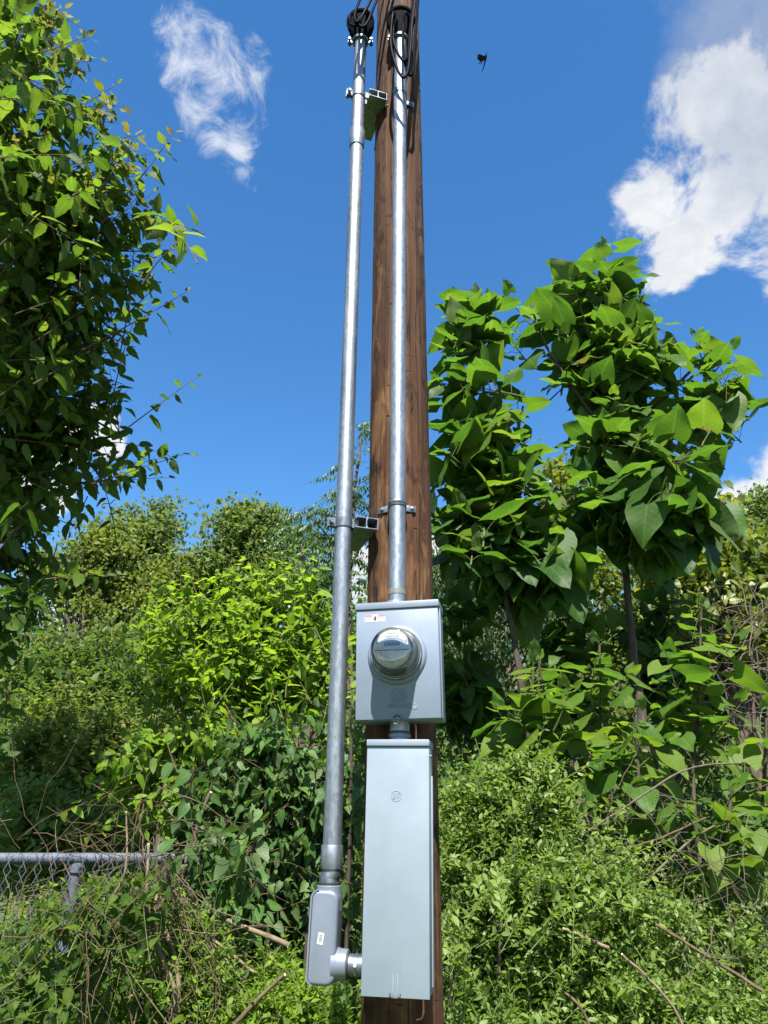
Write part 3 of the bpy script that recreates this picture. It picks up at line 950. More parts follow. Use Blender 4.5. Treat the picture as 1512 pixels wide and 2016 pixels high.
build_meter_box()


def build_meter():
    T = BX @ Matrix.Translation((0.0, 0, 0.012)) @ FRONT
    t = thing('electric_meter', 'round electric meter under a clear glass dome, plugged into the meter box', 'electric meter', T.translation)
    MB().lathe([(0.0815, 0.013), (0.0815, 0.021), (0.0795, 0.0245), (0.0755, 0.0245), (0.0755, 0.013)], T, 64).build('sealing_ring', M['galv_bright'], t)
    MB().lathe([(0.0745, 0.012), (0.0745, 0.030), (0.0715, 0.033), (0.0695, 0.033)], T, 64).build('base_rim', M['meter_body'], t)
    MB().lathe([(0.060, 0.014), (0.0605, 0.085), (0.0585, 0.0885), (0.0, 0.0885)], T, 56).build('mechanism_case', M['meter_body'], t)
    g = MB().lathe([(0.0735, 0.026), (0.0730, 0.032), (0.0700, 0.036), (0.0670, 0.070), (0.0650, 0.096), (0.0628, 0.1035), (0.0590, 0.1075), (0.0520, 0.1095), (0.030, 0.1110), (0, 0.1115)], T, 64)
    g.build('glass_dome', M['glass'], t)
    d = MB().lathe([(0.0575, 0.0890), (0.0575, 0.0912), (0.0, 0.0912)], T, 56).build('dial_plate', M['dial'], t)
    h = 0.0914
    # silver half of the plate, register window, disc slot
    poly = [(0.050 * math.cos(R(a)), -0.003 + 0.036 * math.sin(R(a))) for a in range(0, 181, 12)]
    MB().prism(poly, h, h + 0.0006, T).build('name_plate', M['dial_grey'], d)
    ar = MB()
    ar.tube([T @ Vector((0.0505 * math.cos(R(a)), -0.003 + 0.0365 * math.sin(R(a)), h + 0.0006)) for a in range(0, 181, 9)], 0.0011, 6)
    ar.tube([T @ Vector((0.033 * math.cos(R(a)), -0.003 + 0.021 * math.sin(R(a)), h + 0.0009)) for a in range(10, 171, 10)], 0.0011, 6)
    ar.build('plate_edge', M['white'], d)
    MB().box(-0.024, 0.024, 0.0095, 0.0200, h + 0.0008, h + 0.0024, T).build('register_window', M['drum'], d, bevel=0.0005)
    for i, ch in enumerate('01042'):
        text_mesh(ch, 0.0095, 0.0001, T @ Matrix.Translation((-0.0185 + i * 0.0093, 0.0147, h + 0.0027)), 'register_digit', M['white'], d)
    text_mesh('KILOWATTHOURS', 0.0050, 0.0, T @ Matrix.Translation((0, 0.0375, h + 0.0008)), 'dial_lettering', M['ink'], d)
    sl = MB().box(-0.053, 0.053, -0.0052, -0.0030, h + 0.0006, h + 0.0026, T)
    sl.build('disc_slot', M['ink'], d)
    MB().lathe([(0.0, 0.0), (0.025, 0.0), (0.025, 0.0009), (0.0, 0.0009)], T @ Matrix.Translation((0, -0.0041, h - 0.0205)) @ Matrix.Rotation(R(90), 4, 'X'), 40).build('spinning_disc', M['galv_bright'], d)
    mk = MB()
    for x in (-0.033, 0.033): mk.box(x - 0.0008, x + 0.0008, -0.020, -0.010, h, h + 0.0006, T)
    for i in range(9):
        a = R(-90 + (i - 4) * 11); mk.box(-0.0006, 0.0006, -0.0014, 0.0014, h, h + 0.0005, T @ Matrix.Translation((0.036 * math.cos(a), 0.036 * math.sin(a) + 0.006, 0)) @ Matrix.Rotation(a + R(90), 4, 'Z'))
    for i in range(7):
        a = R(-90 + (i - 3) * 9); mk.box(-0.0010, 0.0010, -0.0010, 0.0010, h, h + 0.0005, T @ Matrix.Translation((0.045 * math.cos(a), 0.045 * math.sin(a) + 0.004, 0)))
    mk.prism([(-0.0018, -0.044), (0.0018, -0.044), (0.0012, -0.0385), (-0.0012, -0.0385)], h, h + 0.0008, T)
    mk.box(-0.046, -0.0425, 0.016, 0.024, h + 0.0007, h + 0.0013, T); mk.box(0.0420, 0.0450, 0.020, 0.025, h + 0.0007, h + 0.0013, T)
    for i in range(5): mk.box(-0.012 + i * 0.005, -0.0095 + i * 0.005, 0.0470, 0.0484, h, h + 0.0005, T)
    mk.box(-0.041, -0.034, -0.0105, -0.0085, h, h + 0.0005, T)
    mk.build('dial_markings', M['ink_grey'], d)


build_meter()

# nipple between the boxes
NIP = P(787, 1432, -0.20)
zt_d = P(784, 1452, -0.24).z
tn = thing('conduit_nipple', 'short steel conduit nipple joining meter box to the panel below', 'conduit fitting', (NIP.x, NIP.y, zt_d))
zb_m = (BX @ Vector((0, 0, -0.1835))).z
MB().lathe([(0.0305, zt_d - 0.02), (0.0305, zb_m + 0.02)], TZ(NIP, 0), 40).build('pipe', M['galv'], tn)
zz = zt_d + (zb_m - zt_d) * 0.38
MB().lathe([(0.0307, -0.003), (0.0335, -0.0025), (0.0335, 0.0025), (0.0307, 0.003)], TZ(NIP, zz), 40).build('gasket_ring', M['gasket'], tn)
MB().lathe([(0.0307, zt_d + 0.002), (0.0345, zt_d + 0.003), (0.034, zz - 0.006), (0.0307, zz - 0.004)], TZ(NIP, 0), 40).build('bushing', M['galv_bright'], tn)

# ------------------------------------------------------------------ disconnect panel
pt = P(784, 1456, -0.25); pb = P(777.0, 1965, -0.25)
HD = (pt.z - pb.z) / 2
DX = Matrix.Translation(((pt.x + pb.x) / 2, -0.25, (pt.z + pb.z) / 2)) @ Matrix.Rotation(-R(10), 4, 'Z') @ Matrix.Rotation(R(0.35), 4, 'Y')


def build_panel():
    t = thing('breaker_panel', 'tall narrow pale grey breaker panel with a closed door at the bottom of the pole', 'electrical panel', pb)
    hw = 0.0925; dp = 0.102
    MB().box(-hw, hw, 0.010, dp, -HD + 0.003, HD - 0.002, DX).build('enclosure', M['paint2'], t, bevel=0.002)
    MB().box(-hw - 0.001, hw + 0.001, 0.0, 0.0095, -HD, HD - 0.0195, DX).build('door', M['paint2'], t, bevel=0.0016)
    MB().box(-hw - 0.002, hw + 0.002, -0.006, dp + 0.002, HD - 0.0185, HD, DX).build('top_cap', M['paint2'], t, bevel=0.0018)
    for sx in (-1, 1): MB().lathe([(0.004, 0), (0.004, 0.004), (0.002, 0.0055), (0, 0.0055)], DX @ Matrix.Translation((sx * (hw + 0.001), 0.03, HD - 0.045)) @ Matrix.Rotation(sx * R(90), 4, 'Y'), 10).build('screw', M['galv_bright'], t)
    MB().box(hw + 0.0006, hw + 0.005, 0.055, 0.072, -HD + 0.02, HD - 0.10, DX).build('side_flange', M['paint2'], t, bevel=0.001)
    # round embossed monogram
    Te = DX @ Matrix.Translation((-0.003, -0.0002, HD - 0.160)) @ FRONT
    em = MB()
    em.tube([Te @ Vector((0.0145 * math.cos(R(a)), 0.0145 * math.sin(R(a)), 0)) for a in range(0, 361, 12)], 0.0009, 6)
    em.tube([Te @ Vector((0.0122 * math.cos(R(a)), 0.0122 * math.sin(R(a)), 0)) for a in range(20, 70, 10)], 0.0006, 5)
    em.tube([Te @ Vector((0.0122 * math.cos(R(a)), 0.0122 * math.sin(R(a)), 0)) for a in range(200, 250, 10)], 0.0006, 5)
    em.build('emblem_ring', M['paint2'], t)
    gl = MB()
    G = [(-0.001, 0.0045), (-0.0025, 0.0065), (-0.005, 0.0055), (-0.0075, 0.002), (-0.0085, -0.002), (-0.0065, -0.0045), (-0.004, -0.003), (-0.0025, 0.0005), (-0.003, -0.005), (-0.0055, -0.0085), (-0.0085, -0.0065)]
    E = [(0.0065, 0.0050), (0.005, 0.0068), (0.0030, 0.0050), (0.0035, 0.0022), (0.0055, 0.0012), (0.0030, 0.0006), (0.0015, -0.0030), (0.0032, -0.0058), (0.0060, -0.0045), (0.0085, -0.0010), (0.0075, 0.0015)]
    for q in (G, E):
        gl.tube(spline([Te @ Vector((x, y, 0.0)) for x, y in q], 4), 0.0009, 6)
    gl.build('emblem_script', M['paint2'], t)
    # padlock staple with the two pressed ribs running up from it
    rb = MB()
    for x in (-0.006, 0.0065):
        rb.tube([DX @ Vector((x, 0.0015, -HD + 0.006)), DX @ Vector((x, -0.0012, -HD + 0.022)), DX @ Vector((x, 0.0022, -HD + 0.065))], [0.003, 0.003, 0.0014], 10)
    rb.build('pressed_ribs', M['paint2'], t)
    sp = MB()
    sp.tube([DX @ Vector((x, y, z)) for x, y, z in ((-0.014, -0.001, -HD + 0.010), (-0.013, -0.005, -HD + 0.004), (-0.007, -0.008, -HD + 0.0015), (0.007, -0.008, -HD + 0.0015), (0.013, -0.005, -HD + 0.004), (0.014, -0.001, -HD + 0.010))], 0.0022, 8)
    sp.build('lock_staple', M['gasket'], t)


build_panel()


# ------------------------------------------------------------------ conduit body (elbow fitting)
def build_lb():
    zt = z_of(642, 1752, LC.y); zb = z_of(640, 1941, LC.y)
    cx = LBX + 0.001
    cz = (zt + zb) / 2; H = (zt - zb) / 2
    T = Matrix.Translation((cx, LC.y - 0.006, cz)) @ Matrix.Rotation(-R(9), 4, 'Z') @ Matrix.Rotation(R(1.2), 4, 'Y')
    t = thing('elbow_fitting', 'grey cast conduit elbow fitting with white barcode sticker, left of the breaker panel', 'conduit fitting', (cx, LC.y, zb))
    # rounded body: stadium in elevation, extruded, bevelled
    hw = 0.040
    def outline(g, rl, rr):
        o = []
        for cx_, cz_, r_, a0 in ((hw - rr, H - rr, rr, 0), (-hw + rl, H - rl, rl, 90), (-hw + rl, -H + rl, rl, 180), (hw - rr, -H + rr, rr, 270)):
            for k in range(7):
                a = R(a0 + 15 * k)
                o.append((cx_ + (r_ + g) * math.cos(a), cz_ + (r_ + g) * math.sin(a)))
        return o
    TF = T @ FRONT
    MB().prism(outline(0, 0.022, 0.026), -0.040, 0.040, TF).build('body', M['cast'], t, bevel=0.011, seg=5, smooth=60, keep=lambda c: (T.inverted() @ c).x > -hw + 0.010)
    for nm, g, x1, mt, hy in (('gasket', 0.0006, 0.0062, 'gasket', 0.0404), ('side_cover', 0.0016, 0.0030, 'cast', 0.0408)):
        o = [p_ for p_ in outline(g, 0.022, 0.026) if p_[0] < -hw + 0.018]
        inn = [(x + (x1 + 0.0016 if nm == 'side_cover' else x1), z * 0.985) for x, z in reversed(o)]
        MB().prism(o + inn, -hy, hy, TF).build(nm, M[mt], t, smooth=60)
    Th = Matrix.Translation((LBX + 0.006, LC.y - 0.004, 0))
    MB().lathe([(0.040, cz + H - 0.055), (0.0385, cz + H - 0.012), (0.0365, cz + H + 0.002), (0.0365, hub_top - 0.0045), (0.034, hub_top - 0.002), (0.030, hub_top - 0.002)], Th, 40).build('top_hub', M['cast'], t)
    # side hub and its nipple into the panel
    zc = z_of(690, 1900, LC.y) - cz
    Tn = T @ Matrix.Translation((hw - 0.012, -0.002, zc)) @ Matrix.Rotation(R(90), 4, 'Y')
    MB().lathe([(0.046, 0.0), (0.043, 0.012), (0.0405, 0.018), (0.0395, 0.040), (0.037, 0.042), (0.031, 0.042)], Tn, 40).build('side_hub', M['cast'], t)
    MB().lathe([(0.0345, 0.0425), (0.0345, 0.046), (0.0305, 0.0465)], Tn, 36).build('hub_gasket', M['gasket'], t)
    MB().lathe([(0.0285, 0.038), (0.0285, 0.115)], Tn, 36).build('nipple', M['galv_bright'], t)
    MB().lathe([(0.029, 0.062), (0.0315, 0.063), (0.0315, 0.071), (0.029, 0.072)], Tn, 8).build('locknut', M['galv_bright'], t)
    Ts = T @ Matrix.Translation((-0.005, -0.0402, -0.003)) @ FRONT @ Matrix.Rotation(R(-7), 4, 'Z')
    s = MB().prism([(-0.0085, -0.015), (0.0075, -0.015), (0.0085, -0.014), (0.0085, 0.014), (0.0075, 0.015), (-0.0075, 0.015), (-0.0085, 0.014)], 0.0002, 0.0006, Ts).build('barcode_sticker', M['white'], t)
    bb = MB(); rr = random.Random(9)
    for y0, y1 in ((0.006, 0.0095), (-0.005, -0.002)):
        x = -0.005
        while x < 0.005:
            w = rr.uniform(0.0003, 0.0009); bb.prism([(x, y0), (x + w, y0), (x + w, y1), (x, y1)], 0.0007, 0.0009, Ts); x += w + rr.uniform(0.0003, 0.0008)
    bb.build('barcode', M['ink'], s)
    ll = MB()
    for y in (0.004, 0.0025, 0.001, -0.0005, -0.0065, -0.008): ll.prism([(-0.0045, y - 0.0003), (0.004, y - 0.0003), (0.004, y + 0.0003), (-0.0045, y + 0.0003)], 0.0007, 0.0009, Ts)
    ll.build('small_print', M['ink_grey'], s)


build_lb()

# copper ground wire down the pole
gz0 = P(819, 1400, -0.13); gz1 = P(832, 1990, -0.13)
gw = MB().tube(spline([Vector((0.036, -0.123, gz0.z + 0.02)), P(816, 1425, -0.128), P(819, 1452, -0.128), Vector((0.050, -0.122, 1.3)), P(833, 1965, -0.133), P(833, 1990, -0.135), P(830, 2004, -0.140), P(819, 2008, -0.145)], 8), 0.0026, 8).build('ground_wire', M['copper'])
tag(gw, 'thin copper ground wire stapled down the pole behind the boxes', 'wire')


# ------------------------------------------------------------------ insect
def build_insect():
    Y = -0.4
    c = P(955, 114, Y); s = depth_of(c) / F_PX * 1.25
    cu = CROT.col[1]; cr = CROT.col[0]; cf = CROT.col[2]
    q = lambda x, y, z=0: c + cr * x * s + cu * y * s + cf * z * s
    t = thing('butterfly', 'small dark winged insect flying in blue sky right of the pole', 'insect', c)
    MB().tube([q(1.5, 6), q(1.2, 3), q(0.5, -2), q(-0.5, -8), q(-2.5, -15), q(-5, -22)], [0.6 * s, 1.9 * s, 1.6 * s, 1.0 * s, 0.8 * s, 0.35 * s], 8).build('body', M['insect'], t)
    for dz in (1.5, -3):
        w = [(0, 2), (-5, 4), (-10, 4.6), (-12.3, 3.4), (-11, 0), (-8, -3.5), (-4, -4.8), (-0.5, -3)]
        m = MB(); n = len(w)
        vs = [q(x, y, -x * 0.12 * dz) for x, y in w] + [q(x, y, -x * 0.12 * dz + 0.5) for x, y in w]
        m.add(vs, [tuple(range(n)), tuple(range(2 * n - 1, n - 1, -1))] + [(i, n + i, n + (i + 1) % n, (i + 1) % n) for i in range(n)])
        m.build('wing', M['insect'], t)
    for a, b in (((-6, -4), (-11, -10)), ((-4.5, -4), (-7.5, -11))):
        MB().tube([q(*a), q((a[0] + b[0]) / 2 + .5, (a[1] + b[1]) / 2), q(*b)], [0.5 * s, 0.7 * s, 0.4 * s], 6).build('tail', M['insect'], t)
    for b in ((5, 11), (3, 12)):
        MB().tube([q(1.5, 6), q((1.5 + b[0]) / 2 + .4, (6 + b[1]) / 2), q(*b)], 0.16 * s, 5).build('antenna', M['insect'], t)


build_insect()


# ------------------------------------------------------------------ leaves and plants
def leaf_template(rows, cols, widthf, lobe=0.0, fold=0.25, curl=0.15, ripple=0.0, twist=0.0, seed=0, serr=0.0):
    """unit-long leaf lying along +Y, upper side +Z; returns vertices, triangles and leaf coordinates"""
    rr = random.Random(seed)
    V = []; UV = []
    ph = rr.uniform(0, 6.28)
    for j in range(rows + 1):
        t = j / rows
        w = widthf(t)
        for c in np.linspace(-1, 1, cols):
            x = c * w
            if serr and abs(c) > 0.9 and 0 < j < rows: x *= 1 + serr * (1 if j % 2 else -1)
            y = t - lobe * abs(c) ** 1.3 * (1 - t) ** 2
            z = fold * abs(x) - curl * (t ** 1.8) - 0.5 * fold * (x * x) * 2
            z += ripple * abs(c) * math.sin(t * 9 + ph + (2.1 if c > 0 else 0))
            z += twist * x * t
            V.append((x, y, z)); UV.append((x, y, 0))
    F = []
    for j in range(rows):
        for i in range(cols - 1):
            a = j * cols + i; b = a + 1; c2 = a + cols; d = c2 + 1
            if j == 0 and widthf(0) < 1e-4:
                F.append((a, d, c2))
            elif j == rows - 1 and widthf(1) < 1e-4:
                F.append((a, b, c2))
            else:
                F.append((a, b, d)); F.append((a, d, c2))
    return np.array(V), np.array(F), np.array(UV)


def wf(mx, peak, base, tipp=1.0):
    def f(t):
        if t >= 1: return 0.0
        if t <= peak:
            k = t / peak
            return base + (mx - base) * math.sin(k * math.pi / 2) ** 0.8
        k = (t - peak) / (1 - peak)
        return mx * (max(0.0, 1 - k ** 1.5)) ** tipp
    return f


TPL = {}
TPL['heart'] = [leaf_template(7, 5, wf(0.47, 0.24, 0.34, 1.12), 0.27, fo, cu, ri, tw, s) for s, (fo, cu, ri, tw) in enumerate([(0.25, 0.12, 0.035, 0.1), (0.10, 0.20, 0.05, -0.2), (0.40, 0.06, 0.03, 0.2), (-0.10, 0.22, 0.05, 0.0), (0.2, 0.04, 0.06, -0.3)])]
TPL['ovate'] = [leaf_template(8, 3, wf(0.27, 0.32, 0.09, 1.0), 0.04, fo, cu, 0.02, tw, s, 0.07) for s, (fo, cu, tw) in enumerate([(0.35, 0.12, 0.2), (0.15, 0.30, -0.2), (0.5, 0.2, 0.1), (0.05, 0.05, -0.4)])]
TPL['vine'] = [leaf_template(5, 3, wf(0.32, 0.30, 0.14, 1.0), 0.08, fo, cu, 0.02, tw, s) for s, (fo, cu, tw) in enumerate([(0.3, 0.2, 0.2), (0.1, 0.35, -0.2), (0.45, 0.1, 0.1)])]
TPL['ellip'] = [leaf_template(3, 3, wf(0.24, 0.45, 0.0, 0.9), 0, fo, cu, 0, tw, s) for s, (fo, cu, tw) in enumerate([(0.4, 0.1, 0.2), (0.2, 0.25, -0.3)])]
TPL['narrow'] = [leaf_template(2, 3, wf(0.17, 0.45, 0.0, 0.9), 0, 0.4, 0.2, 0, 0.2, 1)]
TPL['tiny'] = [(np.array([(0, 0, 0), (-.3, .45, .08), (.3, .45, .08), (0, 1, -.1)]), np.array([(0, 2, 1), (1, 2, 3)]), np.array([(0, 0, 0), (-.3, .5, 0), (.3, .5, 0), (0, 1, 0)]))]
TPL['blade'] = [(np.array([(-.03, 0, 0), (.03, 0, 0), (-.02, .55, .08), (.02, .55, .08), (0, 1, .35)]), np.array([(0, 1, 3), (0, 3, 2), (2, 3, 4)]), np.zeros((5, 3)))]

_leafmesh = {}


def leaf_mesh(kind, k, mat):
    key = (kind, k, mat.name)
    if key not in _leafmesh:
        V, F, UV = TPL[kind][k]
        me = bpy.data.meshes.new('leaf')
        me.from_pydata(V.tolist(), [], F.tolist())
        a = me.attributes.new('luv', 'FLOAT_VECTOR', 'POINT'); a.data.foreach_set('vector', UV.astype(np.float32).ravel())
        me.polygons.foreach_set('use_smooth', [True] * len(F))
        me.materials.append(mat)
        _leafmesh[key] = me
    return _leafmesh[key]


class Foliage:
    def __init__(s, kind, mat):
        s.kind = kind; s.mat = mat; s.p = []; s.d = []; s.n = []; s.s = []; s.t = []; s.y = []

    def add(s, p, d, n, size, tint, young=0.0):
        s.p.append(tuple(p)); s.d.append(tuple(d)); s.n.append(tuple(n)); s.s.append(size); s.t.append(tint); s.y.append(young)

    def addn(s, p, d, n, size, tint):
        s.p.extend(map(tuple, p)); s.d.extend(map(tuple, d)); s.n.extend(map(tuple, n)); s.s.extend(size.tolist()); s.t.extend(tint.tolist()); s.y.extend([0.0] * len(size))

    def build(s, parent, name='foliage', maxind=300, minpx=10, rs=0, leafname='leaf'):
        if not s.p: return
        p = np.array(s.p, float); d = np.array(s.d, float); n = np.array(s.n, float); sz = np.array(s.s); t = np.array(s.t); yg = np.array(s.y)
        d /= np.linalg.norm(d, axis=1)[:, None] + 1e-9
        n = n - d * (n * d).sum(1)[:, None]
        ln = np.linalg.norm(n, axis=1); bad = ln < 1e-4
        n[bad] = np.cross(d[bad], np.array([1.0, 0.01, 0.0])); n /= np.linalg.norm(n, axis=1)[:, None] + 1e-9
        x = np.cross(d, n)
        B = np.stack([x, d, n], axis=2)          # columns
        rg = np.random.RandomState(rs + 11)
        var = rg.randint(0, len(TPL[s.kind]), len(p))
        px, py, z = project(p + d * sz[:, None] * 0.5)
        app = F_PX * sz / np.maximum(z, 0.1)
        ok = (px > -5) & (px < 1517) & (py > -5) & (py < 2021) & (z > 0.2) & (app >= minpx)
        order = np.argsort(np.where(ok, -app, 1e9))
        ind = order[:min(maxind, int(ok.sum()))] if maxind else np.array([], int)
        base = root_of(parent) if parent is not None else Vector((0, 0, 0))
        for i in ind:
            o = bpy.data.objects.new(leafname, leaf_mesh(s.kind, int(var[i]), s.mat))
            COL.objects.link(o)
            o.parent = parent
            mt = Matrix(B[i].tolist()).to_4x4()
            mt = Matrix.Translation(Vector(p[i]) - base) @ mt @ Matrix.Diagonal((sz[i], sz[i], sz[i], 1))
            o.matrix_basis = mt
            o.color = (t[i], yg[i], 0, 1)
        rest = np.ones(len(p), bool); rest[ind] = False
        if rest.sum() == 0: return
        allV = []; allF = []; allT = []; allU = []; off = 0
        for k, (V, F, UV) in enumerate(TPL[s.kind]):
            m = rest & (var == k)
            c = int(m.sum())
            if not c: continue
            vv = p[m][:, None, :] + np.einsum('nij,kj->nki', B[m], V) * sz[m][:, None, None]
            allV.append(vv.reshape(-1, 3))
            ff = (F[None] + (np.arange(c) * len(V))[:, None, None] + off).reshape(-1, 3)
            allF.append(ff); off += c * len(V)
            tt = np.zeros((c, len(V), 3)); tt[:, :, 0] = t[m][:, None]; tt[:, :, 1] = yg[m][:, None]
            allT.append(tt.reshape(-1, 3)); allU.append(np.tile(UV, (c, 1)))
        V = np.concatenate(allV).astype(np.float32); F = np.concatenate(allF).astype(np.int32)
        T_ = np.concatenate(allT).astype(np.float32); U = np.concatenate(allU).astype(np.float32)
        me = bpy.data.meshes.new(name)
        me.vertices.add(len(V)); me.vertices.foreach_set('co', V.ravel())
        me.loops.add(F.size); me.loops.foreach_set('vertex_index', F.ravel())
        me.polygons.add(len(F)); me.polygons.foreach_set('loop_start', np.arange(0, F.size, 3, dtype=np.int32))
        me.polygons.foreach_set('loop_total', np.full(len(F), 3, np.int32)) if False else None
        me.update(calc_edges=True)
        a = me.attributes.new('tint', 'FLOAT_VECTOR', 'POINT'); a.data.foreach_set('vector', T_.ravel())
        a = me.attributes.new('luv', 'FLOAT_VECTOR', 'POINT'); a.data.foreach_set('vector', U.ravel())
        me.polygons.foreach_set('use_smooth', np.ones(len(F), bool))
        o = link(name, me, parent, s.mat)
        o.color = (0, 0, 0, 1)
        o['kind'] = 'stuff'
        return o


class Plant:
    def __init__(s, name, label, cat, base, kind, leafmat, barkmat, twigmat, seed, group=None):
        s.t = thing(name, label, cat, base, group)
        s.F = Foliage(kind, leafmat); s.tw = MB(); s.bark = barkmat; s.twm = twigmat
        s.r = random.Random(seed); s.seed = seed
        s.src = []

    def limb(s, pts, r0, r1, name='branch', n=10):
        q = spline(pts, 7)
        k = len(q)
        wob = [v + Vector((s.r.uniform(-1, 1), s.r.uniform(-1, 1), 0)) * r0 * 0.12 for v in q]
        rr = [r0 + (r1 - r0) * (i / (k - 1)) * (1 + s.r.uniform(-.06, .06)) for i in range(k)]
        MB().tube(wob, rr, n).build(name, s.bark, s.t, smooth=60)
        s.src += wob[k // 5:]
        return wob

    def shoot(s, p0, p1, sp, r0=0.004, bend=0.15, lscale=1.0):
        p0 = Vector(p0); p1 = Vector(p1); rr = s.r
        Ln = (p1 - p0).length
        if Ln < 0.02: return
        mid = (p0 + p1) * 0.5 + Vector((rr.uniform(-1, 1) * .12, rr.uniform(-1, 1) * .12, bend * (1 + rr.uniform(-.5, .5)))) * Ln
        n = max(5, min(12, int(Ln / 0.07)))
        q = bez(p0, mid, p1, n)
        s.tw.tube(q, [r0 * (1 - 0.75 * i / (n - 1)) for i in range(n)], 5, caps=False)
        leafy = min(Ln * sp.get('cover', 0.9), sp['leafy'])
        k = max(2, int(leafy / sp['gap']))
        ph = rr.uniform(0, 6.28)
        for i in range(k + 1):
            f = 1 - (leafy / Ln) * (i / k)
            j = f * (n - 1); a = min(int(j), n - 2); u = j - a
            pos = q[a].lerp(q[a + 1], u); tan = (q[a + 1] - q[a]).normalized()
            xx = tan.orthogonal().normalized(); yy = tan.cross(xx)
            sides = (0, math.pi) if sp.get('pair') else (0,)
            ph += sp.get('phyl', 2.4)
            for sd in sides:
                an = ph + sd + rr.uniform(-.3, .3)
                rad = xx * math.cos(an) + yy * math.sin(an)
                if sp.get('flat'):
                    hz = tan.cross(Vector((0, 0, 1)))
                    if hz.length > 0.1: rad = hz.normalized() * (1 if (sd or (not sp.get('pair') and i % 2)) else -1)
                ld = tan * sp['fwd'] + rad + Vector((0, 0, -sp['droop'] * rr.uniform(0.4, 1.4)))
                ld.normalize()
                nr = Vector((rr.gauss(0, sp['jit']), rr.gauss(0, sp['jit']) - 0.12, 1.0))
                if i == 0: ld = (tan + rad * 0.4 + Vector((0, 0, -sp['droop'] * .3))).normalized()
                edge = min(1.0, 0.42 + 0.58 * (i / max(1, k * 0.4)))
                size = rr.uniform(*sp['size']) * edge * lscale
                pet = sp.get('pet', 0.12) * size
                pd = (tan * 0.5 + rad + Vector((0, 0, .25))).normalized()
                pp = pos + pd * pet
                if sp.get('petiole') and pet > 0.02:
                    s.tw.tube([pos, (pos + pp) * .5 + Vector((0, 0, pet * .12)), pp], 0.0022, 4, caps=False)
                yg = 0.0
                if sp.get('young') and i / k < 0.35: yg = max(0, sp['young'] * (1 - i / k / 0.35) * rr.uniform(0.2, 1.0))
                if sp.get('brown') and rr.random() < sp['brown']: yg = rr.uniform(0.5, 1)
                s.F.add(pp, ld, nr, size, min(1, max(0, rr.gauss(sp.get('tint', 0.5), 0.24))), yg)

    def fill(s, blobs, n, sp, r0=0.004, bend=0.15, dirbias=(0, 0, 0.4), shell=0.45, maxlen=0.8, minlen=0.2):
        rr = s.r
        wts = [b[1].x * b[1].y * b[1].z for b in blobs]
        for _ in range(n):
            c, rad = rr.choices(blobs, wts)[0]
            while True:
                v = Vector((rr.gauss(0, 1), rr.gauss(0, 1), rr.gauss(0, 1)))
                if v.length > 0.1: break
            v.normalize()
            k = rr.random() ** shell
            tgt = c + Vector((v.x * rad.x, v.y * rad.y, v.z * rad.z)) * k
            if s.src and rr.random() < 0.35:
                near = min(rr.sample(s.src, min(14, len(s.src))), key=lambda q: (q - tgt).length)
                d = near - tgt
            else:
                d = -(Vector(dirbias) + Vector((v.x, v.y, v.z * .6)) * 0.9 + Vector((rr.gauss(0, .35), rr.gauss(0, .35), rr.gauss(0, .25))))
            ln = min(max(d.length, minlen), maxlen) * rr.uniform(0.7, 1.0)
            st = tgt + d.normalized() * ln
            s.shoot(st, tgt, sp, r0, bend)

    def done(s, maxind=300, minpx=10, twigs='twigs'):
        if s.tw.v:
            o = s.tw.build(twigs, s.twm, s.t, smooth=60); o['kind'] = 'stuff'
        s.F.build(s.t, maxind=maxind, minpx=minpx, rs=s.seed)
        return s


def blob(px, py, Y, rx, ry, rd=None):
    c = P(px, py, Y); k = depth_of(c) / F_PX
    return (c, Vector((rx * k, rd if rd else rx * k * 0.8, ry * k)))


def ground_at(p):
    return Vector((p.x, p.y, 0.0))


